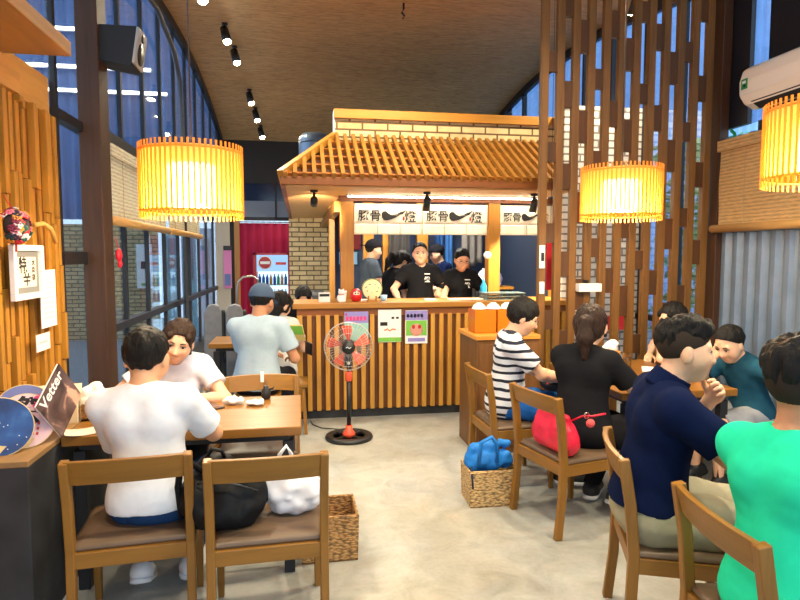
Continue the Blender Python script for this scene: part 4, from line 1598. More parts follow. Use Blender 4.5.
# adjustable spotlights
def spotlight(x, y, z, label, aim=(0, 0, -1), drop=.06, power=0, size=1.0, lit=True, color=(1, .88, .64), angle=75):
    t = thing('track_spotlight', label, 'spotlight', (x, y, z))
    MB().cyl((0, 0, 0), (0, 0, -drop), .012, n=10).cyl((0, 0, 0), (0, 0, -.02), .035, n=16).build('mount', BLACK, t, True)
    a = Vector(aim).normalized()
    p0 = Vector((0, 0, -drop)) - a * .05
    p1 = p0 + a * .13 * size
    MB().cyl(p0, p1, .032 * size, .036 * size, 20).build('lamp_barrel', BLACK, t, True)
    MB().cyl(p1 - a * .004, p1 + a * .004, .030 * size, .030 * size, 20).build('lens', emit('spot_lens', (1, .82, .5), 60) if lit else emit('spot_lens_soft', (1, .85, .6), 6), t)
    if power:
        L = bpy.data.lights.new('spot_beam', 'SPOT')
        L.energy = power
        L.color = color
        L.spot_size = R(angle)
        L.spot_blend = .6
        L.shadow_soft_size = .04
        lo = bpy.data.objects.new('spot_beam', L)
        COL.objects.link(lo)
        lo.parent = t
        lo.location = p1 + a * .012
        lo.rotation_euler = a.to_track_quat('-Z', 'Y').to_euler()
    return t
for x, ai, lab in ((.14, (.02, 1, -.22), 'black spotlight under the left corner of the canopy'), (1.20, (0, .5, -.85), 'black spotlight under the canopy between the two left curtains'), (2.27, (0, .55, -.9), 'black spotlight under the canopy in front of the brightest curtain')):
    spotlight(x, 5.62, ZE - .06, lab, ai, .10, SPOT_EAVE * (.4 if 1 < x < 2 else 1))

ls = thing('strip_light', 'warm strip light along the underside of the canopy above the shop curtains', 'light', (1.35, 5.98, 2.175))
MB().box(-.88, 1.2, -.03, .03, -.012, .0).build('strip_housing', WHITE, ls)
MB().box(-.87, 1.19, -.022, .022, -.022, -.012).build('strip_diffuser', emit('strip_glow', (1, .90, .70), 20), ls)
o = MB().lathe([(0, 0), (.04, 0), (.04, .02), (.03, .03), (0, .03)], 24).build('round_plate', WHITE, smooth=True)
o.location = (1.955, 6.10, 1.58)
o.rotation_euler = (R(90), 0, R(-20))
tag(o, 'small white round plate on the right stall post', 'plate')
spotlight(3.1, 5.3, ceil_z(5.3), 'ceiling spotlight behind the slat partition', (0, .5, -1), .12, SPOT_CEIL * 1.3, 1.3, angle=110)

struct(MB().box(.58, 2.70, 6.32, 8.5, .0, .12).build('floor_kitchen', plain('duckboard', (.06, .05, .045), .7)))
# ------------------------------------------------------------------ furniture
def make_chair(label, x, y, face):
    t = thing('dining_chair', label, 'chair', (x, y, 0), R(face - 90), 'wooden dining chairs')
    for q in (1, -1):
        px = q * .222
        path = [(px, -.235, 0), (px, -.212, .22), (px, -.205, .42), (px, -.222, .62), (px, -.252, .80)]
        lg = MB()
        prof = [(-.017, -.021), (.017, -.021), (.017, .021), (-.017, .021)]
        lg.sweep(path, prof, (0, 1, 0))
        lg.build('rear_leg', W_CH_Z, t, bevel=.005)
        fl = MB()
        fl.add([(px - .014, .19, 0), (px + .014, .19, 0), (px + .014, .218, 0), (px - .014, .218, 0), (px - .021, .178, .42), (px + .021, .178, .42), (px + .021, .222, .42), (px - .021, .222, .42)],
               [(3, 2, 1, 0), (4, 5, 6, 7), (0, 1, 5, 4), (1, 2, 6, 5), (2, 3, 7, 6), (3, 0, 4, 7)])
        fl.build('front_leg', W_CH_Z, t, bevel=.004)
        MB().box(px - .014, px + .014, -.20, .19, .355, .418).build('side_rail', W_CH_Y, t, bevel=.003)
    MB().box(-.21, .21, -.218, -.190, .355, .418).build('back_rail', W_CH_X, t, bevel=.003)
    MB().box(-.21, .21, .186, .214, .355, .418).build('front_rail', W_CH_X, t, bevel=.003)
    def rail(u, v, off):
        x_ = -.222 + .444 * u
        bow = -.030 * (1 - (2 * u - 1) ** 2)
        z_ = .700 + .100 * v
        return (x_, -.2335 - .0165 * (v * 2 - .4) * .8 + bow + off, z_ + .006 * (1 - (2 * u - 1) ** 2))
    rm = MB()
    n, k = 16, 4
    for off in (-.012, .012):
        rm.surf(lambda u, v: rail(u, v, off), n, k)
    o1 = (n + 1) * (k + 1)
    for i in range(n):
        rm.f.append((i, i + 1, o1 + i + 1, o1 + i))
        a = k * (n + 1) + i
        rm.f.append((a, a + 1, o1 + a + 1, o1 + a))
    for j in range(k):
        a = j * (n + 1)
        rm.f.append((a, a + n + 1, o1 + a + n + 1, o1 + a))
        rm.f.append((a + n, a + 2 * n + 1, o1 + a + 2 * n + 1, o1 + a + n))
    rm.build('top_rail', W_CH_X, t, bevel=.004)
    def cush(u, v):
        a, b = 2 * u - 1, 2 * v - 1
        e = max(abs(a), abs(b))
        return (a * .232, b * .212 + .008, .452 - .020 * (e ** 8) + .010 * (1 - a * a) * (1 - b * b))
    cu = MB().surf(cush, 24, 24)
    m = len(cu.v)
    def low(u, v):
        return ((2 * u - 1) * .226, (2 * v - 1) * .206 + .008, .416)
    cu.surf(low, 24, 24)
    for i in range(24):
        for a, b in ((i, i + 1), (24 * 25 + i, 24 * 25 + i + 1), (i * 25, (i + 1) * 25), (i * 25 + 24, (i + 1) * 25 + 24)):
            cu.f.append((a, b, m + b, m + a))
    cu.build('seat_cushion', CUSHION, t, True)
    return t

ch0 = make_chair('wooden chair with brown seat under the man in the white shirt', -.69, 2.665, 95)
for lab, x, y, f in (('wooden chair carrying the black bag and white plastic bag', -.145, 2.585, 92.5),
                     ('empty wooden chair across the left table, with a white clip on its rail', -.25, 3.68, 270),
                     ('wooden chair behind the woman in the white top', -.74, 3.74, 268),
                     ('wooden chair with the red bag behind the woman in black', 1.575, 3.305, 13),
                     ('wooden chair under the boy in the striped shirt', 1.455, 3.97, 2),
                     ('wooden chair under the man in the navy polo shirt', 1.53, 2.19, -21),
                     ('wooden chair under the man in the green shirt in the foreground', 1.50, 1.575, -7),
                     ('wooden chair behind the boy in the teal shirt at the corrugated wall', 2.97, 3.50, 184),
                     ('wooden chair under the girl resting her face on her hand', 2.95, 4.14, 180)):
    dup(ch0, (x, y, 0), R(f - 90), lab)
o = MB().box(-.011, .011, -.006, .006, 0, .07).build('white_clip', PAPER, bevel=.004)
o.location = (-.245, 3.895, .765)
tag(o, 'small white clip on the back rail of the empty far chair', 'clip')

def make_table(label, x0, x1, y0, y1, ax='x'):
    t = thing('dining_table', label, 'table', ((x0 + x1) / 2, (y0 + y1) / 2, 0))
    a, b = (x1 - x0) / 2, (y1 - y0) / 2
    MB().box(-a, a, -b, b, .705, .75).build('table_top', TABLE_X if ax == 'x' else TABLE_Y, t, bevel=.005)
    MB().box(-a + .06, a - .06, -b + .05, b - .05, .67, .705).build('under_frame', STEEL, t)
    for q in (1, -1):
        for r_ in (1, -1):
            cx, cy = q * (a - .065), r_ * (b - .06)
            MB().box(cx - .026, cx + .026, cy - .026, cy + .026, 0, .67).build('leg', STEEL, t, bevel=.003)
    return t
make_table('orange wooden table between the man in white and the woman in the white top', -1.085, 0, 2.90, 3.57)
make_table('wooden table with cups and napkins before the woman in black', 1.90, 2.68, 3.28, 4.36, 'y')
make_table('wooden table in front of the men in navy and green, mostly hidden', 2.02, 2.70, 1.30, 2.45, 'y')
make_table('wooden table of the man in the grey shirt at the end of the counter', -.85, -.20, 5.78, 6.32)

def stool(x, y, lab):
    t = thing('wooden_stool', lab, 'stool', (x, y, 0))
    MB().box(-.19, .19, -.17, .17, .42, .455).build('stool_seat', W_CH_X, t, bevel=.006)
    for q in (1, -1):
        for r_ in (1, -1):
            MB().bar((q * .17, r_ * .15, 0), (q * .15, r_ * .13, .42), .03, .03, (0, 1, 0)).build('leg', W_CH_Z, t)
        MB().box(q * .158 - .01, q * .158 + .01, -.13, .13, .18, .21).build('stretcher', W_CH_Y, t)
    return t
stool(-.35, 4.93, 'wooden stool under the man in the grey shirt')
stool(-.13, 5.42, 'wooden stool under the dark haired woman beside the counter end')
stool(.06, 6.75, 'wooden stool under the guest behind the counter corner')

# black concrete ledge beside the left table
lb = thing('concrete_ledge', 'black concrete ledge with pale top beside the left table', 'ledge', (-1.27, 3.1, 0))
MB().box(-.072, .178, -.52, .52, 0, .725).build('ledge_body', STONE, lb, bevel=.004)
MB().box(-.074, .180, -.522, .52, .725, .75).build('ledge_top', wood('ledge_top', srgb(146, 112, 72), 'y', .6, .2), lb, bevel=.003)

# wooden cabinet at the partition
cb = thing('side_cabinet', 'plain wooden side cabinet between the counter and the partition', 'cabinet', (1.36, 4.49, 0))
CW = wood('cabinet_wood', srgb(112, 74, 38), 'z', .5, .35)
MB().box(0, .52, 0, .50, 0, .915).build('cabinet_body', CW, cb, bevel=.004)
MB().box(-.015, .52, -.015, .50, .915, .95).build('cabinet_top', wood('cabinet_top', srgb(214, 140, 56), 'x', .35, .2), cb, bevel=.004)
MB().box(.02, .50, -.006, .0, .06, .88).build('door', wood('cabinet_door', srgb(120, 80, 42), 'z', .5, .35), cb)
AMB = newmat('amber_acrylic')
m_, nt_, out_ = AMB
t_ = N(nt_, 'BsdfTransparent'); t_.inputs['Color'].default_value = (.95, .55, .12, 1)
g__ = N(nt_, 'BsdfPrincipled', Roughness=.15); g__.inputs['Base Color'].default_value = c4(srgb(232, 150, 40))
x_ = N(nt_, 'MixShader'); x_.inputs[0].default_value = .5
nt_.links.new(t_.outputs[0], x_.inputs[1]); nt_.links.new(g__.outputs[0], x_.inputs[2]); nt_.links.new(x_.outputs[0], out_.inputs[0])
AMB = m_
for i, (x, lab) in enumerate(((1.475, 'left amber acrylic bin on the cabinet behind the striped boy'), (1.665, 'right amber acrylic bin on the cabinet, partly behind his head'))):
    t = thing('acrylic_bin', lab, 'bin', (x, 4.73, .95), 0, 'amber bins on the cabinet')
    w = .088
    MB().box(-w, w, -.10, -.094, 0, .19).box(-w, w, .094, .10, 0, .19).box(-w, -w + .006, -.094, .094, 0, .19).box(w - .006, w, -.094, .094, 0, .19).box(-w, w, -.1, .1, 0, .006).build('bin_wall', AMB, t)
    MB().box(-w + .012, w - .012, -.085, .085, .008, .12).build('bin_content', plain('amber_content', srgb(226, 140, 40), .6, noise=.3, nscale=30), t)
for i, (x, lab) in enumerate(((1.44, 'leftmost upturned white bowl on the amber bins'), (1.56, 'middle upturned white bowl on the amber bins'), (1.68, 'rightmost upturned white bowl on the amber bins'))):
    o = MB().lathe([(.058, 0), (.056, .012), (.046, .032), (.026, .045), (.022, .052), (0, .052)], 24).build('white_bowl', plain('porcelain', (.85, .84, .8), .2), smooth=True)
    o.location = (x, 4.70, 1.141)
    tag(o, lab, 'bowl', 'white bowls on the amber bins')
    MB().lathe([(.058, 0), (.061, .004), (.058, .008)], 24).build('bowl_rim', plain('porcelain', (.85, .84, .8), .2), o, True)

# ------------------------------------------------------------------ pendant lamps
SHADE = shade_paper()
RIBM = rib_wood()
def pendant(label, x, y, z0, z1, r, power):
    t = thing('pendant_lamp', label, 'lamp', (x, y, z0), 0, 'ribbed drum pendant lamps')
    h = z1 - z0
    vs, fs = [], []
    n = 64
    MB().add([(r * .965 * math.cos(2 * PI * i / n), r * .965 * math.sin(2 * PI * i / n), z) for z in (.03, h - .025) for i in range(n)],
             [(i, (i + 1) % n, n + (i + 1) % n, n + i) for i in range(n)]).build('shade_paper', SHADE, t, True)
    rb = MB()
    n2 = 60
    for i in range(n2):
        a = 2 * PI * i / n2
        M = Matrix.Rotation(a, 4, 'Z')
        rb.box(r * .985, r * 1.0, -r * .020, r * .020, 0, h, M)
    rb.build('shade_ribs', RIBM, t)
    for z in (.035, h - .035):
        MB().tube([((r * .98) * math.cos(2 * PI * i / 48), (r * .98) * math.sin(2 * PI * i / 48), z) for i in range(48)], .006, 6, True).build('shade_hoop', RIBM, t, True)
    sp = MB()
    for i in range(3):
        a = 2 * PI * i / 3
        sp.bar((0, 0, h - .03), (r * .97 * math.cos(a), r * .97 * math.sin(a), h - .03), .008, .008)
    sp.build('spider_frame', BLACK, t)
    MB().cyl((0, 0, h - .03), (0, 0, h * .68), .02, n=14).build('lamp_holder', BLACK, t, True)
    MB().cyl((0, 0, h * .18), (0, 0, h * .72), .075, .075, 24).build('bulb', emit('bulb_glow', (1, .80, .50), LAMP_E), t, True)
    MB().tube([(0, 0, h - .04), (0, 0, ceil_z(y) - z0)], .004, 6).build('cord', plain('lamp_cord', (.05, .03, .02), .6), t, True)
    MB().cyl((0, 0, ceil_z(y) - z0 - .03), (0, 0, ceil_z(y) - z0), .05, n=18).build('ceiling_rose', BLACK, t, True)
    for zz, nm in ((-.03, 'bulb_light'),):
        L = bpy.data.lights.new(nm, 'POINT')
        L.energy = power
        L.color = (1, .84, .56)
        L.shadow_soft_size = .05
        lo = bpy.data.objects.new(nm, L)
        COL.objects.link(lo)
        lo.parent = t
        lo.location = (0, 0, h * .12)
    return t
pendant('ribbed drum lamp glowing over the left table', -.53, 3.2, 1.762, 2.125, .252, LAMP_P)
pendant('ribbed drum lamp glowing in front of the slat partition', 2.05, 3.62, 1.80, 2.145, .252, LAMP_P)
pendant('ribbed drum lamp cut by the right edge of the photo below the air conditioner', 2.185, 2.2, 1.868, 2.215, .252, LAMP_P)

# ceiling track with spotlights
tk = [(-.89, 6.06), (-.83, 7.5), (-.80, 8.3), (-.74, 9.9), (-.70, 10.6), (-.66, 11.3)]
names = ('nearest ceiling spotlight of the left row', 'second ceiling spotlight of the left row from the near end', 'third ceiling spotlight of the left row, close beside the second',
         'fourth ceiling spotlight of the left row from the near end', 'fifth ceiling spotlight of the left row', 'farthest ceiling spotlight of the left row')
for (x, y), lab in zip(tk, names):
    z = ceil_z(y)
    spotlight(x, y, z, lab + ' with glowing lens', (.25, -.45, -1), .10, SPOT_CEIL, 1.5, angle=110)
spotlight(.29, 5.0, 3.98, 'ceiling spotlight at the top edge, left of centre', (.1, .5, -1), .14, SPOT_CEIL, 1.3, angle=110)
spotlight(1.06, 5.05, 3.98, 'ceiling spotlight at the top edge, right of centre', (.1, .5, -1), .14, SPOT_CEIL, 1.3, angle=110)
for i, (x, y) in enumerate(((-.4, 1.2), (.7, 1.2), (1.9, .8), (1.6, 3.2), (.5, 3.0))):  # unseen spotlights added over the aisle as warm fill
    spotlight(x, y, 3.98, ('added unseen warm fill spotlight over the aisle, row %s' % ('one', 'two', 'three', 'four', 'five')[i]), (0, .35, -1), .12, SPOT_CEIL, 1.3, angle=120)
o = tag(MB().tube([(1.11, 6.4, ceil_z(6.4)), (1.11, 6.4, ceil_z(6.4) - .06), (1.09, 6.4, ceil_z(6.4) - .10), (1.12, 6.4, ceil_z(6.4) - .13), (1.10, 6.4, ceil_z(6.4) - .16)], .012, 8).build('cable_loop', BLACK, smooth=True), 'small black cable loop hanging from the middle of the ceiling', 'cable')

# ------------------------------------------------------------------ standing fan
fn = thing('standing_fan', 'black and orange pedestal fan in front of the counter', 'fan', (.405, 5.09, 0), R(-4))
FO = plain('fan_orange', srgb(238, 92, 60), .35)
FW = plain('fan_wire', srgb(196, 190, 186), .35, .6)
mb = MB().lathe([(.135, 0), (.200, 0), (.207, .012), (.200, .03), (.185, .036), (.147, .036), (.135, .026), (.135, 0)], 40)
mb.build('base_ring', BLACK, fn, True)
sp = MB()
for i in range(4):
    a = PI / 4 + i * PI / 2
    sp.bar((0, 0, .022), (.145 * math.cos(a), .145 * math.sin(a), .022), .03, .02)
sp.build('base_spoke', BLACK, fn)
MB().lathe([(.0, .0), (.055, .0), (.055, .03), (.034, .055), (.028, .095), (0, .095)], 24, (0, 0, .02)).build('base_collar', FO, fn, True)
MB().cyl((0, 0, .06), (0, 0, .56), .019, n=18).cyl((0, 0, .56), (0, 0, .68), .013, n=18).build('pole', BLACK, fn, True)
MB().lathe([(.020, .50), (.030, .505), (.032, .57), (.022, .585)], 20).build('height_collar', FO, fn, True)
MB().box(-.035, .035, -.03, .05, .62, .73).cyl((0, -.062, .665), (0, -.03, .665), .022, n=16).build('control_box', BLACK, fn, bevel=.006)
MB().cyl((0, -.066, .665), (0, -.060, .665), .013, n=14).build('dial_knob', WHITE, fn, True)
fz = .805
MB().cyl((0, .02, fz), (0, .13, fz), .055, .045, 24).build('motor_housing', BLACK, fn, True)
gm = MB()
rr_ = .205
for k in range(44):
    a = 2 * PI * k / 44
    ca, sa = math.cos(a), math.sin(a)
    gm.tube([(.045 * ca, -.105, fz + .045 * sa), (.12 * ca, -.100, fz + .12 * sa), (.18 * ca, -.075, fz + .18 * sa), (rr_ * ca, -.03, fz + rr_ * sa)], .0013, 4)
    gm.tube([(.05 * ca, .03, fz + .05 * sa), (.13 * ca, .03, fz + .13 * sa), (.185 * ca, .01, fz + .185 * sa), (rr_ * ca, -.025, fz + rr_ * sa)], .0011, 4)
for r_, y, w in ((rr_, -.028, .005), (.12, -.101, .0016), (.165, -.085, .0016)):
    gm.tube([(r_ * math.cos(2 * PI * i / 48), y, fz + r_ * math.sin(2 * PI * i / 48)) for i in range(48)], w, 6, True, (0, 1, .001))
gm.build('wire_guard', FW, fn, True)
hb = MB().cyl((0, -.115, fz), (0, -.09, fz), .052, .056, 28).build('guard_badge', BLACK, fn, True)
MB().tube([(-.022, -.116, fz), (-.008, -.117, fz + .008), (.004, -.117, fz - .006), (.022, -.116, fz + .006)], .003, 5).build('badge_mark', WHITE, hb)
MB().cyl((0, -.07, fz), (0, .02, fz), .035, n=20).build('blade_hub', FO, fn, True)
for k in range(5):
    a0 = R(90 + 72 * k)
    def bl(u, v, a0=a0):
        r_ = .03 + .15 * u
        w = (.16 + .42 * math.sin(min(1, u * 1.15) * PI * .62))
        a = a0 + (v - .5) * w + .10 * u
        return (r_ * math.cos(a), -.035 + .045 * (v - .5), fz + r_ * math.sin(a))
    MB().surf(bl, 10, 8).build('fan_blade', FO, fn, True, solid=.002)
MB().tube([(0, .14, .03), (-.25, .30, .01), (-.33, .42, .01), (-.36, .55, .012)], .005, 6).build('power_cord', BLACK, fn, True)

# ------------------------------------------------------------------ speaker, blinds, air conditioner
s_ = thing('wall_speaker', 'black loudspeaker high on the dark post', 'speaker', (-1.21, 4.50, 2.985))
MB().add([(-.14, -.11, .13), (.15, -.11, .13), (.11, -.11, -.14), (-.12, -.11, -.10), (-.14, .11, .13), (.15, .11, .13), (.11, .11, -.14), (-.12, .11, -.10)],
         [(0, 1, 2, 3), (7, 6, 5, 4), (0, 4, 5, 1), (1, 5, 6, 2), (2, 6, 7, 3), (3, 7, 4, 0)]).build('speaker_cabinet', BLACKM, s_, bevel=.006)
Mf = Matrix.Translation((.138, 0, .005)) @ Matrix.Rotation(R(9), 4, 'Y')
MB().box(-.006, .012, -.115, .115, -.12, .12).build('front_baffle', plain('baffle_grey', (.42, .40, .36), .5), s_, M=Mf, bevel=.004)
MB().cyl((.012, 0, -.03), (.018, 0, -.03), .075, n=24).build('woofer', BLACK, s_, True, M=Mf)
MB().cyl((.012, 0, .075), (.018, 0, .075), .03, n=20).build('tweeter', BLACK, s_, True, M=Mf)
MB().box(-.20, -.13, -.05, -.02, -.02, .02).build('bracket', STEEL, s_)

BAMB = wood('bamboo_rod', srgb(206, 160, 96), 'y', .45, .2)
def blind(label, x, y0, y1, z0, z1, side, mat):
    t = thing('bamboo_blind', label, 'blind', (x, 0, 0), 0, 'woven bamboo blinds')
    MB().surf(lambda u, v: (.004 * math.sin(v * 9), y0 + (y1 - y0) * u, z0 + (z1 - z0) * v), 8, 12).build('blind_sheet', mat, t, solid=.004)
    MB().box(-.02, .02, y0 - .02, y1 + .02, z1 - .06, z1 + .03).build('valance', mat, t)
    MB().cyl((side * .015, y0 - .05, z0), (side * .015, y1 + .05, z0), .034, n=20).build('bottom_roll', BAMB, t, True)
    for k in range(3):
        y = y0 + (y1 - y0) * (.15 + .35 * k)
        MB().tube([(side * .012, y, z1), (side * .012, y, z0 - .03)], .0025, 5).build('blind_cord', plain('blind_string', srgb(190, 170, 130), .8), t)
    return t
RB = rattan('rattan_left', srgb(236, 224, 194))
RB2 = rattan('rattan_right', srgb(214, 176, 118))
blind('pale woven bamboo blind on the left windows, next to the dark post', XL + .10, 4.72, 6.5, 1.83, 2.36, 1, RB)
blind('farther pale woven bamboo blind on the left windows behind the pendant lamp', XL + .10, 6.66, 8.6, 1.83, 2.36, 1, RB)
blind('tan woven bamboo blind half lowered on the corrugated right wall', XR - .10, 2.6, 4.60, 1.80, 2.50, -1, RB2)

ac = thing('air_conditioner', 'white wall mounted air conditioner at the top right', 'air conditioner', (XR, 3.35, 2.70))
pf = [(-.0, .02), (-.11, .0), (-.19, .04), (-.235, .10), (-.24, .20), (-.215, .29), (-.16, .32), (0, .325)]
MB().prism(pf, -.02, .90).build('ac_casing', plain('ac_white', srgb(244, 236, 220), .35), ac, bevel=.02, smooth=False)
MB().add([(-.205, .02, .045), (-.205, .80, .045), (-.125, .80, -.004), (-.125, .02, -.004)], [(0, 1, 2, 3)]).build('air_outlet', BLACKM, ac, solid=.006)
MB().add([(-.238, .02, .098), (-.238, .86, .098), (-.19, .86, .030), (-.19, .02, .030)], [(0, 1, 2, 3)]).build('louvre', plain('ac_white', (1, 1, 1)), ac, solid=.006)
g = MB().box(-.246, -.2405, .80, .86, .14, .215).build('energy_label', plain('label_green', srgb(30, 150, 80), .5), ac)
MB().box(-.2475, -.246, .812, .848, .18, .20).build('label_print', PAPER, g)
MB().box(-.2475, -.246, .815, .835, .152, .172).build('label_print', INK, g)
MB().box(-.03, -.005, -.02, .5, .325, .5).build('pipe_cover', STEEL, ac)

# ------------------------------------------------------------------ items on the slatted wall
xw = XL + .102
fr_ = thing('calligraphy_frame', 'white framed calligraphy on the slatted wall', 'picture', (xw, 3.26, 1.495))
M_ = Matrix.Rotation(R(90), 4, 'Z')
def wbox(par, nm, mat, a0, a1, z0, z1, d0, d1, bev=0):
    return MB().box(d0, d1, a0, a1, z0, z1).build(nm, mat, par, bevel=bev)
for a0, a1, z0, z1 in ((-.17, .17, .105, .135), (-.17, .17, -.135, -.105), (-.17, -.14, -.105, .105), (.14, .17, -.105, .105)):
    wbox(fr_, 'frame_side', WHITE, a0, a1, z0, z1, 0, .025, .003)
wbox(fr_, 'mount_board', plain('grey_mat', (.22, .22, .21), .8), -.14, .14, -.105, .105, .0, .006)
wbox(fr_, 'calligraphy_sheet', plain('cream_paper', srgb(232, 222, 200), .8), -.115, .105, -.075, .075, .006, .008)
for tx, sz, a, z in (('特', .085, -.045, .030), ('辛', .085, -.005, -.035), ('大', .032, .072, .045), ('感', .032, .072, .008), ('謝', .032, .072, -.030)):
    lettering('brush_character', tx, sz, INK, fr_, frameM((.009, a, z), (0, 1, 0), (0, 0, 1)), .0015, .0006)
o = MB().box(0, .003, -.10, .10, -.155, .155).build('paper_notice', PAPER)
o.location = (xw, 3.52, 1.345)
tag(o, 'tall white paper notice pinned right of the framed calligraphy', 'paper')
for k in range(9):
    MB().box(.003, .0036, -.07, .05 + .02 * (k % 3), .11 - k * .027, .115 - k * .027).build('faint_line', plain('faint_ink', (.5, .5, .5), .8), o)
o = MB().box(0, .003, -.085, .085, -.045, .045).build('paper_card', PAPER)
o.location = (xw, 3.43, 1.12)
tag(o, 'small white card pinned below the paper notice', 'paper')
MB().box(.003, .0036, -.05, .05, -.005, .005).build('faint_line', plain('faint_ink', (.5, .5, .5), .8), o)
fl_ = thing('flower_ball', 'colourful fabric flower ball hanging above the framed calligraphy', 'ornament', (xw + .05, 3.07, 1.715))
rg = random.Random(9)
cols = [srgb(200, 40, 50), srgb(240, 220, 220), srgb(30, 90, 80), srgb(40, 40, 60), srgb(230, 120, 140), srgb(220, 150, 50), srgb(120, 30, 60)]
for k in range(44):
    d = Vector((rg.uniform(-.4, 1), rg.uniform(-1, 1), rg.uniform(-1, 1))).normalized()
    c = Vector((d.x * .055, d.y * .085, d.z * .085))
    m = MB()
    q = d.to_track_quat('Z', 'Y').to_matrix().to_4x4()
    for a in range(5):
        m.ell((.011 * math.cos(a * 1.257), .011 * math.sin(a * 1.257), 0), (.011, .009, .004), 8, 5)
    m.ell((0, 0, .003), (.005, .005, .004), 8, 5)
    m.build('fabric_flower', plain('petal_%d' % (k % 7), cols[k % 7], .7), fl_, True, M=Matrix.Translation(c) @ q)
MB().ell((0, 0, 0), (.05, .075, .075)).build('ball_core', plain('petal_dark', (.04, .03, .03), .9), fl_, True)
MB().tube([(-.01, 0, .07), (-.05, 0, .14)], .003, 5).tube([(0, -.01, -.08), (0, -.015, -.12)], .005, 5).build('ball_cord', REDINK, fl_)
st = tag(MB().tube([(xw + .005, 3.38, 1.735), (xw + .02, 3.45, 1.745), (xw + .03, 3.52, 1.72), (xw + .025, 3.59, 1.65)], .012, 8).build('straw_plume', plain('straw', srgb(220, 170, 90), .8), smooth=True), 'curved straw plume on the slatted wall right of the flower ball', 'ornament')
rc = thing('red_charm', 'red lucky charm hanging on the window side of the dark post', 'charm', (XL + .215, 4.44, 1.58))
MB().ell((0, 0, 0), (.022, .03, .045)).ell((0, .02, -.06), (.016, .02, .03)).build('charm_pouch', plain('charm_red', srgb(220, 30, 50), .5), rc, True)
MB().tube([(0, 0, .04), (-.02, 0, .12)], .003, 5).build('charm_cord', REDINK, rc)

# ------------------------------------------------------------------ things on the ledge
def uchiwa(label, loc, rot, mat, sy=1.0, r=.135, decor=None):
    t = thing('hand_fan', label, 'hand fan', loc, 0, 'paper hand fans on the ledge')
    t.rotation_euler = rot
    pts = []
    for i in range(40):
        a = 2 * PI * i / 40
        x, z = r * math.cos(a), r * sy * math.sin(a)
        pts.append((x, z + .118))
    MB().prism(pts, -.002, .002).build('fan_leaf', mat, t)
    MB().tube([(p[0], 0, p[1]) for p in pts], .003, 5, True, (0, 1, .01)).build('fan_rim', plain('fan_edge', srgb(216, 190, 140), .6), t)
    MB().prism([(-.045, .045), (.045, .045), (.02, .002), (-.02, .002)], -.004, .004).build('fan_yoke', plain('fan_bone', srgb(222, 196, 140), .6), t)
    MB().box(-.012, .012, -.005, .005, .0, .05).build('fan_handle', plain('fan_bone', (1, 1, 1)), t, bevel=.003)
    if decor:
        decor(t, r)
    return t
m_, nt_, out_ = newmat('night_blue')
v_ = coords(nt_, (1, 1, 1))
gr = N(nt_, 'TexNoise', Scale=7.0, Detail=3.0)
nt_.links.new(v_, gr.inputs['Vector'])
b_ = N(nt_, 'BsdfPrincipled', Roughness=.5)
nt_.links.new(ramp(nt_, gr.outputs['Fac'], [(.3, srgb(28, 36, 78)), (.55, srgb(44, 84, 150)), (.75, srgb(90, 140, 200))]), b_.inputs['Base Color'])
nt_.links.new(b_.outputs[0], out_.inputs[0])
NIGHT = m_
def stars(t, r):
    rg = random.Random(2)
    for k in range(22):
        a, q = rg.uniform(0, 6.28), r * .9 * math.sqrt(rg.random())
        MB().ell((q * math.cos(a), -.0025, .118 + q * math.sin(a)), (.0025, .001, .0025), 6, 4).build('star_dot', PAPER, t)
def dots(t, r):
    for k in range(18):
        MB().box(-.045 + .018 * (k % 6), -.035 + .018 * (k % 6), -.003, -.002, .06 + .022 * (k // 6), .072 + .022 * (k // 6)).build('red_dot', REDINK, t)
    lettering('fan_character', '祭', .12, INK, t, frameM((0, -.0028, .155), (1, 0, 0), (0, 0, 1)), .003, .0004)
    MB().ell((.05, -.0022, .20), (.04, .0006, .04), 12, 6).build('red_bloom', PINK, t)
uchiwa('round dark blue hand fan with star dots at the near end of the ledge', (-1.26, 2.66, .752), (R(-14), R(12), R(16)), NIGHT, .95, .128, stars)
uchiwa('pink and white hand fan with black character beside the blue fan', (-1.185, 2.75, .752), (R(-14), R(14), R(34)), plain('fan_pink', srgb(236, 196, 200), .6), 1.0, .115, dots)
uchiwa('lilac hand fan standing behind the blue one', (-1.24, 2.92, .752), (R(-10), R(2), R(30)), plain('fan_lilac', srgb(120, 130, 190), .6), 1.0, .12)
bx = thing('pamphlet_box', 'cream cardboard box leaning by the slats on the ledge', 'box', (-1.21, 3.17, .75), R(12))
MB().box(-.11, .11, -.05, .05, 0, .15).build('box_body', plain('cream_card', srgb(226, 206, 170), .8), bx, bevel=.002)
MB().add([(-.13, -.06, .15), (.13, -.06, .15), (.13, -.01, .19), (-.13, -.01, .19)], [(0, 1, 2, 3)]).build('box_flap', plain('cream_card', (1, 1, 1)), bx, solid=.003)
mg = thing('magazine', 'dark magazine with white Vetter title tilted on the ledge', 'magazine', (-1.075, 2.88, .757))
MGM = Matrix(((.129, -.981, -.167), (.746, .216, -.625), (.656, -.05, .760))).to_4x4()
mg.rotation_euler = MGM.to_euler()
MB().box(0, .235, -.004, .004, 0, .235).build('magazine_pages', PAPER, mg)
m_, nt_, out_ = newmat('cover_print')
v_ = coords(nt_, (5, 5, 5))
gr = N(nt_, 'TexNoise', Scale=1.6, Detail=4.0, Distortion=1.0)
nt_.links.new(v_, gr.inputs['Vector'])
b_ = N(nt_, 'BsdfPrincipled', Roughness=.3)
nt_.links.new(ramp(nt_, gr.outputs['Fac'], [(.35, srgb(52, 40, 44)), (.55, srgb(96, 78, 80)), (.62, srgb(206, 160, 140))]), b_.inputs['Base Color'])
nt_.links.new(b_.outputs[0], out_.inputs[0])
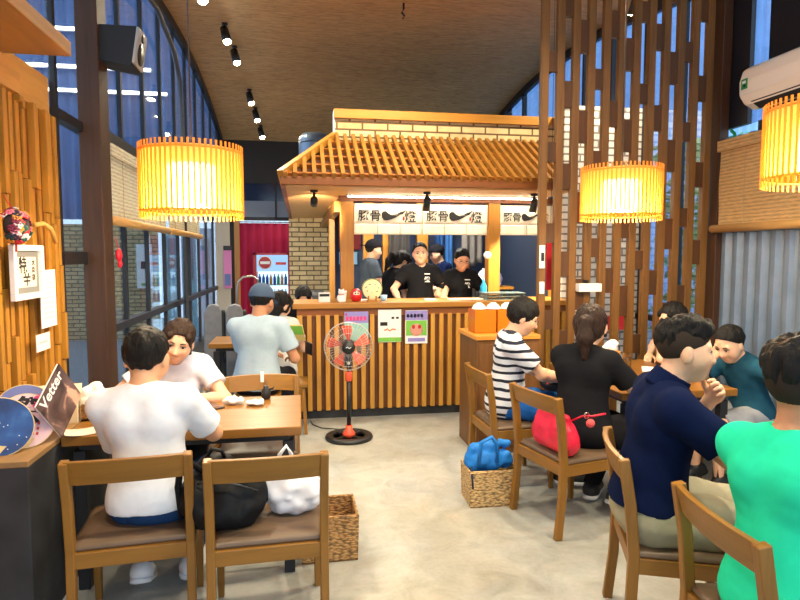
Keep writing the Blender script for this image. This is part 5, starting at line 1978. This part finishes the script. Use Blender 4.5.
cv = MB().box(-.001, .236, -.0065, -.004, 0, .236).build('magazine_cover', m_, mg)
lettering('cover_title', 'Vetter', .074, PAPER, cv, frameM((.115, -.0072, .200), (1, 0, 0), (0, 0, 1)), .0012, .0004)
pp = thing('open_leaflet', 'pale pink leaflet lying flat on the table corner below the magazine', 'leaflet', (-1.00, 2.965, .7505), R(25))
MB().surf(lambda u, v: (-.09 + .18 * u, -.06 + .12 * v, .003 + .012 * abs(2 * u - 1) ** 2), 12, 4).build('leaflet_sheet', plain('leaflet_pink', srgb(232, 200, 180), .7), pp, solid=.003)
BASK = weave('basket_weave', srgb(190, 142, 84))
def tray(label, x, y, z, w, d, h, rz=0, nm='woven_basket', taper=.02, cat='basket', mat=None):
    t = thing(nm, label, cat, (x, y, z), rz)
    mat = mat or BASK
    w /= 2; d /= 2
    m = MB()
    k = .012
    for (x0, x1, y0, y1) in ((-w, w, -d, -d + k), (-w, w, d - k, d), (-w, -w + k, -d + k, d - k), (w - k, w, -d + k, d - k)):
        m.box(x0, x1, y0, y1, .0, h)
    m.box(-w, w, -d, d, 0, .01)
    m.v = [(a * (1 - taper * (1 - c / h) * 2), b * (1 - taper * (1 - c / h) * 2), c) for a, b, c in m.v]
    m.build('basket_wall', mat, t)
    MB().tube([(-w + .006, -d + .006, h), (w - .006, -d + .006, h), (w - .006, d - .006, h), (-w + .006, d - .006, h)], .011, 8, True).build('basket_rim', mat, t)
    return t
tray('small rattan caddy with napkins on the corner of the left table', -1.035, 3.22, .75, .10, .10, .075, 0, 'rattan_caddy', .0, 'basket', weave('caddy_weave', srgb(156, 108, 52)))
g_ = Grid([ell((0, 0, .05), (.08, .07, .07))], .006, .03)
F_ = g_.folds(g_.add(g_.field(), [ell((0, 0, .05), (.062, .05, .075)), ell((.03, 0, .09), (.03, .03, .05))]), .008, .05, 3, 6)
o = field_obj('napkin_bundle', F_, g_, PAPER)
o.location = (-1.05, 3.22, .80)
tag(o, 'bundle of white napkins standing in the rattan caddy', 'napkins')

# on the left table
def crumple(name, label, loc, r, seed, mat=PAPER, amp=.010):
    g_ = Grid([ell((0, 0, r[2]), r)], .005, .02)
    F_ = g_.folds(g_.add(g_.field(), [ell((0, 0, r[2] * .9), r)]), amp, .045, seed, 6)
    F_ = g_.cut(F_, V(0, 0, .001), V(0, 0, -1))
    o = field_obj(name, F_, g_, mat)
    o.location = loc
    return tag(o, label, 'napkin', None)
crumple('crumpled_tissue', 'left crumpled white tissue on the far edge of the left table', (-.37, 3.40, .75), V(.060, .045, .026), 21)
crumple('crumpled_tissue', 'right flatter white tissue beside the black cruet on the left table', (-.25, 3.36, .75), V(.055, .045, .018), 22)
ph = thing('smartphone', 'dark smartphone lying on the left table by the woman in the white top', 'phone', (-.48, 3.36, .75), R(35))
MB().box(-.036, .036, -.075, .075, 0, .009).build('phone_body', BLACK, ph, bevel=.003)
MB().box(-.033, .033, -.070, .070, .009, .0095).build('phone_screen', plain('phone_glass', (.02, .02, .03), .08), ph)
cr_ = thing('black_cruet', 'small black cruet on the far right of the left table', 'cruet', (-.20, 3.50, .75))
MB().lathe([(.02, 0), (.026, .008), (.026, .05), (.014, .065), (.014, .075), (0, .077)], 18).build('cruet_body', BLACK, cr_, True)
MB().tube([(.02, 0, .055), (.04, 0, .06), (.046, 0, .07)], .005, 6).build('spout', BLACK, cr_, True)

# bags
def blob(name, label, cat, loc, prims, mat, h=.007, amp=.006, wl=.08, seed=1, cutz=None, rz=0, subs=None):
    g_ = Grid(prims, h, .03)
    F_ = g_.folds(g_.add(g_.field(), prims), amp, wl, seed, 6)
    if subs:
        F_ = g_.sub(F_, subs)
    if cutz is not None:
        F_ = g_.cut(F_, V(0, 0, cutz), V(0, 0, -1))
    o = field_obj(name, F_, g_, mat)
    o.location = loc
    o.rotation_euler = (0, 0, rz)
    return tag(o, label, cat)
BB = plain('black_nylon', (.006, .0065, .008), .6, spec=.2, noise=.3, nscale=60, bump=.2)
bk = blob('black_backpack', 'black backpack slumped on the chair left of the white plastic bag', 'bag', (-.30, 2.56, .455),
          [ell((0, 0, .11), (.155, .115, .12)), ell((-.02, -.03, .06), (.16, .11, .08)), ell((-.06, .02, .22), (.09, .08, .07)), ell((-.14, -.03, .12), (.07, .08, .09)), ell((.06, .0, .18), (.07, .07, .06))], BB, .007, .007, .10, 4, .002)
MB().tube([(-.10, -.06, .24), (-.16, -.08, .30), (-.19, -.06, .25), (-.20, -.06, .18), (-.19, -.05, .05)], .014, 8).build('shoulder_strap', BB, bk, True)
MB().tube([(-.02, .0, .27), (-.03, -.02, .31), (-.07, -.02, .32), (-.10, 0, .27)], .009, 8).build('grab_handle', BB, bk, True)
MB().tube([(.12, -.10, .16), (.05, -.128, .20), (-.05, -.12, .22), (-.12, -.09, .2)], .004, 6).build('zip', plain('zip_grey', (.05, .05, .055), .3, .5), bk, True)
pb = blob('plastic_carrier_bag', 'white plastic carrier bag on the right half of the near chair', 'bag', (-.045, 2.60, .452),
          [ell((0, 0, .10), (.120, .090, .110)), ell((-.04, 0, .16), (.09, .06, .07)), ell((.07, .01, .08), (.07, .07, .08))], plain('carrier_poly', srgb(236, 236, 240), .35, noise=.06, nscale=14, bump=.5), .006, .010, .075, 8, .002)
MB().tube([(-.05, 0, .20), (-.05, -.02, .27), (-.02, -.03, .31), (.0, -.02, .27), (-.01, 0, .20)], .009, 8).build('carrier_handle', plain('carrier_poly', (1, 1, 1)), pb, True)
tray('empty square seagrass basket on the floor by the near chair', .135, 3.135, 0, .30, .28, .235, R(1))
tray('seagrass basket holding the blue bag beside the red bag chair', 1.195, 3.635, 0, .325, .25, .225, R(-2), 'woven_basket', .02, 'basket', weave('basket_pale', srgb(214, 176, 118)))
BLU = plain('blue_canvas', srgb(20, 120, 206), .7, noise=.12, nscale=20, bump=.3)
bb = blob('blue_tote_bag', 'bright blue tote bag stuffed in the seagrass basket', 'bag', (1.195, 3.635, .012),
          [cone((-.07, 0, .09), (.07, 0, .09), .075, .075, .04), cone((-.095, -.015, .26), (.0, -.015, .26), .075, .075, .05), cone((-.11, -.015, .345), (.01, -.015, .345), .035, .035, .05), cone((.085, .01, .25), (.10, .01, .25), .060, .060, .008), cone((.075, .01, .36), (.12, .01, .35), .028, .028, .03)], BLU, .007, .008, .07, 6, .0)
MB().tube([(-.10, -.085, .26), (-.09, -.10, .40), (-.02, -.095, .43), (.02, -.09, .38), (.02, -.09, .26)], .013, 8).build('tote_handle', BLU, bb, True)
MB().tube([(-.145, -.08, .24), (-.155, -.13, .20), (-.15, -.135, .12)], .007, 6).build('tote_strap', plain('navy_strap', (.01, .02, .06), .6), bb, True)
REDB = plain('red_leather', srgb(222, 30, 62), .4, noise=.12, nscale=14, bump=.2)
rb_ = blob('red_handbag', 'red handbag standing on the chair behind the woman in black', 'bag', (1.45, 3.21, .457),
           [cone((0, -.11, .07), (0, .11, .07), .072, .072, .05), cone((-.01, -.10, .14), (-.01, .10, .14), .055, .055, .05), cone((-.015, -.115, .215), (-.015, .115, .20), .020, .020, .05)], REDB, .006, .004, .08, 2, .002, R(13))
MB().tube([(.03, -.10, .19), (.06, -.16, .23), (.10, -.20, .235), (.16, -.23, .25)], .006, 6).build('bag_strap', REDB, rb_, True)
MB().tube([(.075 + .016 * math.cos(a * PI / 6), -.175, .235 + .016 * math.sin(a * PI / 6)) for a in range(12)], .004, 6, True).build('strap_ring', plain('ring_metal', (.6, .55, .45), .25, 1), rb_, True)
MB().ell((.085, -.195, .195), (.026, .022, .024)).build('pompom_charm', plain('pompom', srgb(230, 90, 90), .9), rb_, True)

# right table
def tumbler(x, y, lab, h=.115):
    t = thing('water_glass', lab, 'glass', (x, y, .75), 0, 'glasses on the right table')
    MB().lathe([(.0, .0), (.028, 0), (.036, h), (.033, h), (.0255, .008), (0, .008)], 24).build('glass_wall', CLEAR, t, True)
    MB().lathe([(0, .009), (.0255, .009), (.030, h * .7), (0, h * .7)], 20).build('drink', glassmat('tea', (.9, .78, .5), .1), t, True)
tumbler(2.36, 4.02, 'clear glass of pale tea on the right table')
nh = thing('napkin_holder', 'amber napkin box with white napkins on the right table', 'napkin box', (2.28, 4.12, .75))
MB().box(-.06, .06, -.045, .045, 0, .12).build('holder_body', wood('holder_wood', srgb(206, 140, 62), 'z'), nh, bevel=.003)
g_ = Grid([ell((0, 0, .14), (.07, .05, .06))], .005, .02)
field_obj('napkin', g_.folds(g_.add(g_.field(), [ell((0, 0, .14), (.06, .035, .05)), ell((.04, 0, .17), (.03, .02, .03))]), .008, .05, 13, 6), g_, PAPER, nh)
o = blob('grey_pouch', 'dark grey rounded pouch on the far end of the right table', 'pouch', (2.03, 4.20, .752), [ell((0, 0, .06), (.085, .05, .085)), ell((-.03, 0, .05), (.06, .05, .07))], plain('pouch_grey', (.07, .07, .075), .6), .006, .004, .08, 5, .0)
MB().tube([(-.06, -.02, .12), (-.03, -.03, .16), (.03, -.03, .16), (.06, -.02, .12)], .006, 6).build('pouch_handle', BLACKM, o, True)
for x, y, rz, lab in ((2.06, 3.52, 10, 'white paper menu under the arm of the woman in black'), (2.52, 3.95, -30, 'white sheet on the right table before the girl')):
    o = MB().box(-.07, .07, -.10, .10, 0, .002).build('paper_sheet', PAPER)
    o.location = (x, y, .7505)
    o.rotation_euler = (0, 0, R(rz))
    tag(o, lab, 'paper')

# far left corner
cu = thing('red_curtain', 'crimson door curtain at the far back left', 'curtain', (0, 0, 0))
MB().surf(lambda u, v: (-1.13 + .98 * u, YB - .14 + .035 * math.sin(u * 38) * (.5 + .5 * (1 - v)), .02 + 2.17 * v), 90, 6).build('curtain_cloth', plain('crimson_cloth', srgb(176, 16, 62), .8), cu, True, solid=.003)
MB().cyl((-1.14, YB - .14, 2.21), (-.12, YB - .14, 2.21), .012, n=10).build('curtain_pole', BLACK, cu, True)
for k in range(10):
    x = -1.09 + .105 * k
    MB().tube([(x + .02 * math.cos(a * PI / 5), YB - .14, 2.205 + .02 * math.sin(a * PI / 5)) for a in range(10)], .004, 5, True, (0, 1, .01)).build('curtain_ring', WHITE, cu)
fg = thing('drinks_fridge', 'lit drinks cooler with red frame before the crimson curtain', 'fridge', (-.49, 11.25, 0))
FRD = plain('fridge_red', srgb(170, 20, 40), .4)
MB().box(-.34, .34, .0, .5, 0, .08).box(-.34, -.28, 0, .5, .08, 1.62).box(.28, .34, 0, .5, .08, 1.62).box(-.28, .28, .44, .5, .08, 1.62).box(-.34, .34, 0, .5, 1.58, 1.62).build('fridge_cabinet', FRD, fg)
MB().box(-.28, .28, .43, .44, .08, 1.58).build('lit_back', emit('fridge_light', (.62, .85, 1), 1.6), fg)
for z in (.45, .75, 1.03):
    MB().box(-.28, .28, .04, .43, z - .012, z).build('fridge_shelf', WHITE, fg)
hd_ = MB().box(-.28, .28, -.012, .02, 1.28, 1.58).build('header_panel', emit('header_light', srgb(150, 190, 235), 1.0), fg)
MB().cyl((-.13, -.012, 1.44), (-.13, -.018, 1.44), .125, n=32).build('round_logo', PAPER, hd_)
MB().cyl((-.13, -.018, 1.44), (-.13, -.022, 1.44), .108, n=32).build('logo_disc', FRD, hd_)
MB().box(-.215, -.045, -.024, -.021, 1.415, 1.465).build('logo_band', PAPER, hd_)
MB().box(.06, .25, -.016, -.011, 1.40, 1.45).build('red_wordmark', REDL, hd_)
MB().box(-.28, .28, -.006, -.002, .08, 1.28).build('glass_door', GLASS, fg)
bp0 = None
bc = [srgb(30, 90, 180), srgb(230, 60, 90), srgb(40, 170, 110), srgb(240, 240, 240), srgb(240, 160, 60), srgb(220, 90, 150)]
row_n = {1.03: 'top', .75: 'middle', .45: 'lower'}
ordn = ('first', 'second', 'third', 'fourth', 'fifth', 'sixth', 'seventh', 'eighth')
for z, rn in row_n.items():
    for k in range(8):
        ci = (0 if z > 1 and k < 3 else (k * 2 + int(z * 10)) % 6)
        m = MB().lathe([(0, 0), (.028, 0), (.028, .13), (.012, .17), (.012, .2), (0, .2)], 12)
        o = m.build('drink_bottle', plain('bottle_%d' % ci, bc[ci], .3), smooth=True)
        o.location = (-.49 - .235 + .067 * k, 11.36, z)
        tag(o, '%s bottle from the left on the %s shelf of the drinks cooler' % (ordn[k], rn), 'bottle', 'bottles in the drinks cooler')
o = MB().box(-1.30, -1.17, 10.82, 10.85, 1.0, 1.66).build('pink_sign', plain('sign_pink', srgb(206, 120, 170), .5))
tag(o, 'narrow pink and blue sign on the beige panel at the far left', 'sign')
MB().box(-1.285, -1.185, 10.815, 10.82, 1.05, 1.25).build('sign_band', plain('sign_blue', srgb(90, 110, 160), .5), o)
MB().box(-1.30, -1.17, 10.81, 10.85, 1.66, 1.74).build('sign_head', STEEL, o)
# grey cases and trolley
for x, y, lab in ((-.93, 6.75, 'left tall grey rounded case standing near the back windows'), (-.70, 6.72, 'right tall grey rounded case standing behind the man in grey')):
    t = thing('tall_grey_case', lab, 'case', (x, y, 0), R(6), 'tall grey cases')
    MB().prism([(-.10, .04), (-.08, .02), (.08, .02), (.09, .04), (.09, .96), (.06, 1.03), (0, 1.05), (-.06, 1.03), (-.10, .95)], -.07, .07).build('case_shell', plain('case_grey', srgb(112, 114, 120), .7, noise=.12), t, bevel=.02)
    MB().box(.075, .125, -.07, .07, .02, .98).build('case_gusset', BLACKM, t, bevel=.02)
tr_ = thing('hand_trolley', 'steel hand trolley with bent tube handle near the crimson curtain', 'trolley', (-.66, 7.9, 0))
STL = plain('tube_steel', (.30, .28, .26), .35, .8)
MB().tube([(-.13, 0, .02), (-.13, 0, 1.15), (-.11, 0, 1.24), (-.05, 0, 1.30), (.07, 0, 1.31), (.13, 0, 1.27), (.14, 0, 1.2)], .014, 8).tube([(.12, 0, .02), (.12, 0, .9)], .014, 8).build('tube_frame', STL, tr_, True)
MB().box(-.14, .14, -.18, .02, .02, .035).build('toe_plate', STL, tr_)
for q in (1, -1):
    MB().cyl((q * .15, .05, .07), (q * .19, .05, .07), .07, n=20).build('wheel', BLACKM, tr_, True)
# ------------------------------------------------------------------ people
WH = cloth('white', srgb(232, 234, 238))
WH2 = cloth('white_blue', srgb(214, 218, 232))
BLK = cloth('black', (.012, .012, .014))
NAVY = cloth('navy', srgb(16, 26, 58))
GREEN = cloth('green', srgb(42, 212, 166))
GREYB = cloth('greyblue', srgb(166, 184, 196))
DKG = cloth('darkgrey', srgb(70, 78, 88))
TEALC = cloth('teal_shirt', srgb(36, 78, 98))
JEAN = cloth('jeans', srgb(38, 66, 106))
JEAN2 = cloth('jeans_bright', srgb(40, 100, 180))
KHAKI = cloth('khaki', srgb(158, 152, 128))
DKT = cloth('dark_trousers', (.02, .02, .024))
GRS = cloth('grey_shorts', srgb(150, 152, 158))
SHOE_W = plain('shoe_white', srgb(226, 228, 230), .5)
SHOE_B = plain('shoe_black', (.015, .015, .017), .5)
SHOE_N = plain('shoe_blue', srgb(60, 100, 140), .6)
STR = stripes('shirt_stripes', srgb(226, 228, 234), srgb(20, 26, 46), .056, .36, .03)
HBROWN = hairmat('brown', (.030, .016, .011))
TRN = plain('bench_dark', (.02, .02, .02), .6)

P1, _ = person('person in a white shirt seen from behind at the left table', (-.64, 2.66), 86, lean=5, hz=.535, s=.96, side=-5, hsc=1.12, slouch=14, head=(-4, 12, 0), handR=(-.56, 2.99, .795), handL=(-.70, 3.0, .795),
       poleR=(.95, -.1, -.8), poleL=(-.2, -.3, -1), feet=[(-.54, 2.98, .10), (-.74, 2.86, .11)], res=.006, skin='mid', shirt=WH, sleeve=.78, trousers=JEAN, shoes=SHOE_W, hair='short', seed=3, fold=.004, fat=1.0, neckl=.062, hem=-.03)
P2, _ = person('woman in a white top leaning over the left table, facing the camera', (-.715, 3.78), 270, lean=24, hz=.545, s=.93, slouch=10, head=(6, 10, -14), handL=(-.62, 3.42, .79), handR=(-.90, 3.42, .79),
       poleL=(1, .3, -.4), poleR=(-1, .3, -.4), res=.006, sex='f', skin='light', shirt=WH2, sleeve=.62, trousers=DKT, shoes=SHOE_B, hair='low', hair_mat=HBROWN, faces=True, seed=5)
P3, _ = person('man in a grey shirt and blue cap sitting with his back to the camera', (-.35, 4.95), 78, lean=10, hz=.555, s=1.03, head=(-12, 18, 0), handR=(-.06, 5.22, .70), handL=(-.26, 5.30, .72), poleR=(.5, -.4, -1), poleL=(-.3, -.2, -1),
       res=.008, skin='tan', shirt=GREYB, sleeve=.7, trousers=DKT, shoes=SHOE_B, hair='short', cap=(plain('cap_denim', srgb(64, 82, 106), .9), 'front'), seed=7, fat=1.05)
P4, _ = person('dark haired woman in a patterned top beside the man in grey', (-.21, 5.46), 95, lean=14, hz=.545, s=.94, head=(-60, 20, 0), handR=(-.12, 5.75, .82), handL=(-.3, 5.78, .8), res=.009, sex='f', skin='light',
       shirt=cloth('print_white', srgb(200, 200, 196)), trousers=DKT, shoes=SHOE_B, hair='long', faces=True, seed=8)
P5, _ = person('person with bowed black hair behind the corner of the counter', (.06, 6.76), 262, lean=20, hz=.545, s=.97, head=(8, 26, 0), res=.010, sex='f', skin='light', shirt=BLK, trousers=DKT, shoes=SHOE_B, hair='bob', faces=True, seed=9)

def stand(label, x, y, face, **k):
    return person(label, (x, y), face, sit=False, base=.12, hz=k.pop('hz', .86), shoes=SHOE_B, trousers=DKT, leg_cut=1.0, **k)
P6, i6 = stand('cook in a dark grey shirt and backward cap standing at the left of the stall', .86, 7.55, 10, lean=5, s=.98, hz=.91, hsc=1.0, head=(-8, 8, 0), handR=(1.20, 7.40, 1.26), handL=(1.2, 7.6, 1.27), poleR=(-.5, -.4, -1), poleL=(-.5, .3, -1), res=.009,
       skin='light', shirt=DKG, hair='short', cap=(plain('cap_black', (.012, .012, .015), 1.0, spec=.05), 'back'), faces=True, seed=11)
P7, i7 = stand('ponytailed cook in a black shirt seen from behind, bending to the right', 1.03, 6.92, 22, lean=16, s=.92, hz=.83, hsc=1.05, head=(-10, 26, 0), handR=(1.38, 6.92, 1.14), handL=(1.30, 7.2, 1.14), poleR=(-.4, -.5, -1), res=.009, sex='f', skin='light',
       shirt=BLK, hair='ponytail', faces=True, seed=12)
P8, i8 = stand('smiling cook in a black shirt standing at the middle of the counter', 1.325, 6.56, 268, lean=3, s=.90, hz=.90, hsc=1.05, head=(-6, 2, 4), handR=(1.06, 6.34, 1.08), handL=(1.52, 6.34, 1.08), poleR=(-.8, .5, -.4), poleL=(.8, .5, -.4), res=.008, skin='light',
       shirt=BLK, sleeve=.66, hair='short', faces=True, seed=13)
P9, i9 = stand('cook in a black shirt and spectacles looking down at the counter', 1.785, 6.58, 266, lean=8, s=.90, hz=.845, hsc=1.05, head=(4, 18, 0), handR=(1.62, 6.34, 1.08), handL=(1.95, 6.34, 1.08), poleR=(-.8, .5, -.4), poleL=(.8, .5, -.4), res=.008, sex='f', skin='light',
       shirt=BLK, sleeve=.7, hair='bun', faces=True, glasses=True, seed=14)
P10, i10 = stand('cook in navy with a black cap at the back of the kitchen, facing left', 1.90, 7.8, 188, lean=8, s=.97, hz=.87, hsc=1.0, head=(0, 16, 0), handR=(1.62, 7.95, 1.1), handL=(1.60, 7.7, 1.1), res=.010, skin='light', shirt=NAVY, hair='short',
       cap=(plain('cap_black', (0, 0, 0)), 'front'), faces=True, seed=15)
def chest_mark(root, inf, side):
    c = inf['W'] + inf['Tc'] @ (V(side * .065, .125, .185) * inf['s'])
    x = Vector(inf['Tc'] @ V(-1, .22 * side * -1, 0))
    z = Vector(inf['Tc'] @ V(0, 0, 1))
    M = frameM(tuple(c), x, z)
    for i, ch in enumerate('一燈'):
        M2 = M @ Matrix.Translation((0, .035 - .060 * i, .004))
        lettering('chest_character', ch, .062, PAPER, root, M2, .002, .006)
chest_mark(P8, i8, -1)
chest_mark(P9, i9, -1)

P11, _ = person('boy in a striped shirt and spectacles sitting by the cabinet', (1.42, 3.97), -12, lean=6, hz=.555, s=.97, slouch=10, head=(-8, 22, 0), handR=(1.80, 3.86, .72), handL=(1.80, 4.04, .72), poleR=(-.3, -.8, -.6), poleL=(-.2, .8, -.6), curlR=1.2,
       res=.006, skin='light', shirt=STR, sleeve=.70, neck='v', trousers=JEAN2, shoes=SHOE_B, sole=SHOE_W, hair='bowl', faces=True, glasses=True, seed=17, hem=-.09)
P12, _ = person('woman in a black top with a dark ponytail seen from behind', (1.66, 3.33), 38, lean=11, hz=.54, s=.97, slouch=8, hsc=1.12, head=(12, 10, 0), handR=(2.08, 3.42, .79), handL=(1.98, 3.62, .79), poleR=(.5, -.6, -1), poleL=(-.4, .7, -.5), knees=[(2.06, 3.30, .50), (2.00, 3.55, .50)],
       feet=[(1.86, 3.28, .09), (1.84, 3.52, .09)], res=.006, sex='f', skin='light', shirt=BLK, sleeve=.66, trousers=BLK, shoes=SHOE_B, sole=SHOE_W, hair='ponytail', hair_mat=HBROWN, seed=18, hem=-.10, fat=1.14)
P13, _ = person('girl resting her face on her hand at the far side of the right table', (2.92, 4.12), 183, lean=14, hz=.545, s=.90, head=(10, 16, 0), handL=(2.69, 4.10, 1.02), handR=(2.74, 4.34, .79), poleL=(-1, .2, -.8), poleR=(0, 1, -.4), palmL=(1, .2, .3), curlL=1.3,
       res=.007, sex='f', skin='light', shirt=BLK, trousers=DKT, shoes=SHOE_B, hair='bob', faces=True, seed=19)
P14, _ = person('man in a navy polo shirt with short faded hair, in profile', (1.40, 2.20), -18, lean=11, hz=.550, s=1.05, hsc=.98, slouch=6, head=(-8, 2, 0), handR=(1.58, 2.13, .82), handL=(1.70, 2.24, .97), poleR=(.6, -.7, -.55), poleL=(.5, .4, -.9), palmR=(-.7, .3, -.4), palmL=(-.8, -.4, .1),
       curlR=1.0, curlL=1.1, knees=[(1.87, 1.98, .50), (1.92, 2.22, .50)], res=.005, skin='light', shirt=NAVY, sleeve=.64, neck='polo', trousers=KHAKI, leg_cut=.44, shoes=SHOE_N, sole=SHOE_W, hair='fade', faces=True, seed=20, fat=1.03, hem=.03)
P15, _ = person('boy in a teal shirt covering his face with a hand by the corrugated wall', (2.93, 3.46), 182, lean=22, hz=.535, s=.80, slouch=8, head=(14, 24, 0), handR=(2.66, 3.50, .90), handL=(2.99, 3.28, .78), poleR=(-.3, .5, -.8), poleL=(.8, -.3, -.5), palmR=(1, 0, .2), curlR=1.2,
       res=.006, skin='light', shirt=TEALC, sleeve=.75, trousers=GRS, leg_cut=.46, shoes=SHOE_B, hair='short', faces=True, seed=21)
P16, _ = person('man in a bright green shirt in the right foreground, seen from behind', (1.46, 1.53), 8, lean=6, side=-6, hz=.525, s=1.02, head=(-2, 2, 0), handR=(1.95, 1.46, .80), handL=(1.95, 1.62, .80), res=.006, skin='tan', shirt=GREEN, sleeve=.75,
       trousers=DKT, shoes=SHOE_B, hair='fade', hsc=1.18, seed=22, fat=1.14, hem=-.09)
# small things people hold
o = blob('patterned_pouch', 'small black pouch with floral print on the lap of the striped boy', 'pouch', (1.74, 3.94, .63), [ell((0, 0, .05), (.075, .09, .055))], BLACKM, .006, .004, .06, 3)
rg = random.Random(4)
for k in range(9):
    MB().ell((-.05 + .012 * k, -.06 - .015 * (k % 3), .06 + .018 * (k % 3)), (.010, .008, .008), 8, 5).build('floral_spot', plain('petal_%d' % (k % 7), (1, 1, 1)), o, True)
o = thing('menu_booklet', 'green and yellow booklet held beside the counter end', 'booklet', (-.02, 5.52, .80), R(-20))
o.rotation_euler = (R(35), 0, R(-15))
MB().box(-.07, .07, -.004, .004, 0, .19).build('booklet_pages', plain('print_yellow', srgb(220, 196, 120), .6), o)
MB().box(-.065, .065, -.006, -.004, .08, .18).build('booklet_picture', GRN, o)
o = thing('smartphone', 'black smartphone in the hand of the man in grey', 'phone', (.07, 5.24, .72))
o.rotation_euler = (R(30), R(20), R(-30))
MB().box(-.036, .036, -.004, .004, 0, .14).build('phone_body', BLACK, o)
MB().box(-.032, .032, .004, .005, .006, .134).build('phone_screen', plain('phone_glass', (0, 0, 0)), o)

# ------------------------------------------------------------------ daylight, camera
W = bpy.data.worlds.new('world')
SC.world = W
W.use_nodes = True
bgn = W.node_tree.nodes.get('Background') or W.node_tree.nodes.new('ShaderNodeBackground')
bgn.inputs['Color'].default_value = (.60, .79, 1, 1)
bgn.inputs['Strength'].default_value = WORLD_S
cam = bpy.data.cameras.new('camera')
cam.sensor_width = 36
cam.lens = 27
cam.clip_start = .05
co = bpy.data.objects.new('camera', cam)
COL.objects.link(co)
co.location = (0, 0, 1.58)
co.rotation_euler = (PI / 2 - math.atan(45 / 600), 0, -R(9.5))
SC.camera = co
SC.view_settings.view_transform = 'Standard'
SC.view_settings.look = 'None'
SC.view_settings.gamma = 1
SC.view_settings.use_curve_mapping = False
SC.view_settings.exposure = EXPO
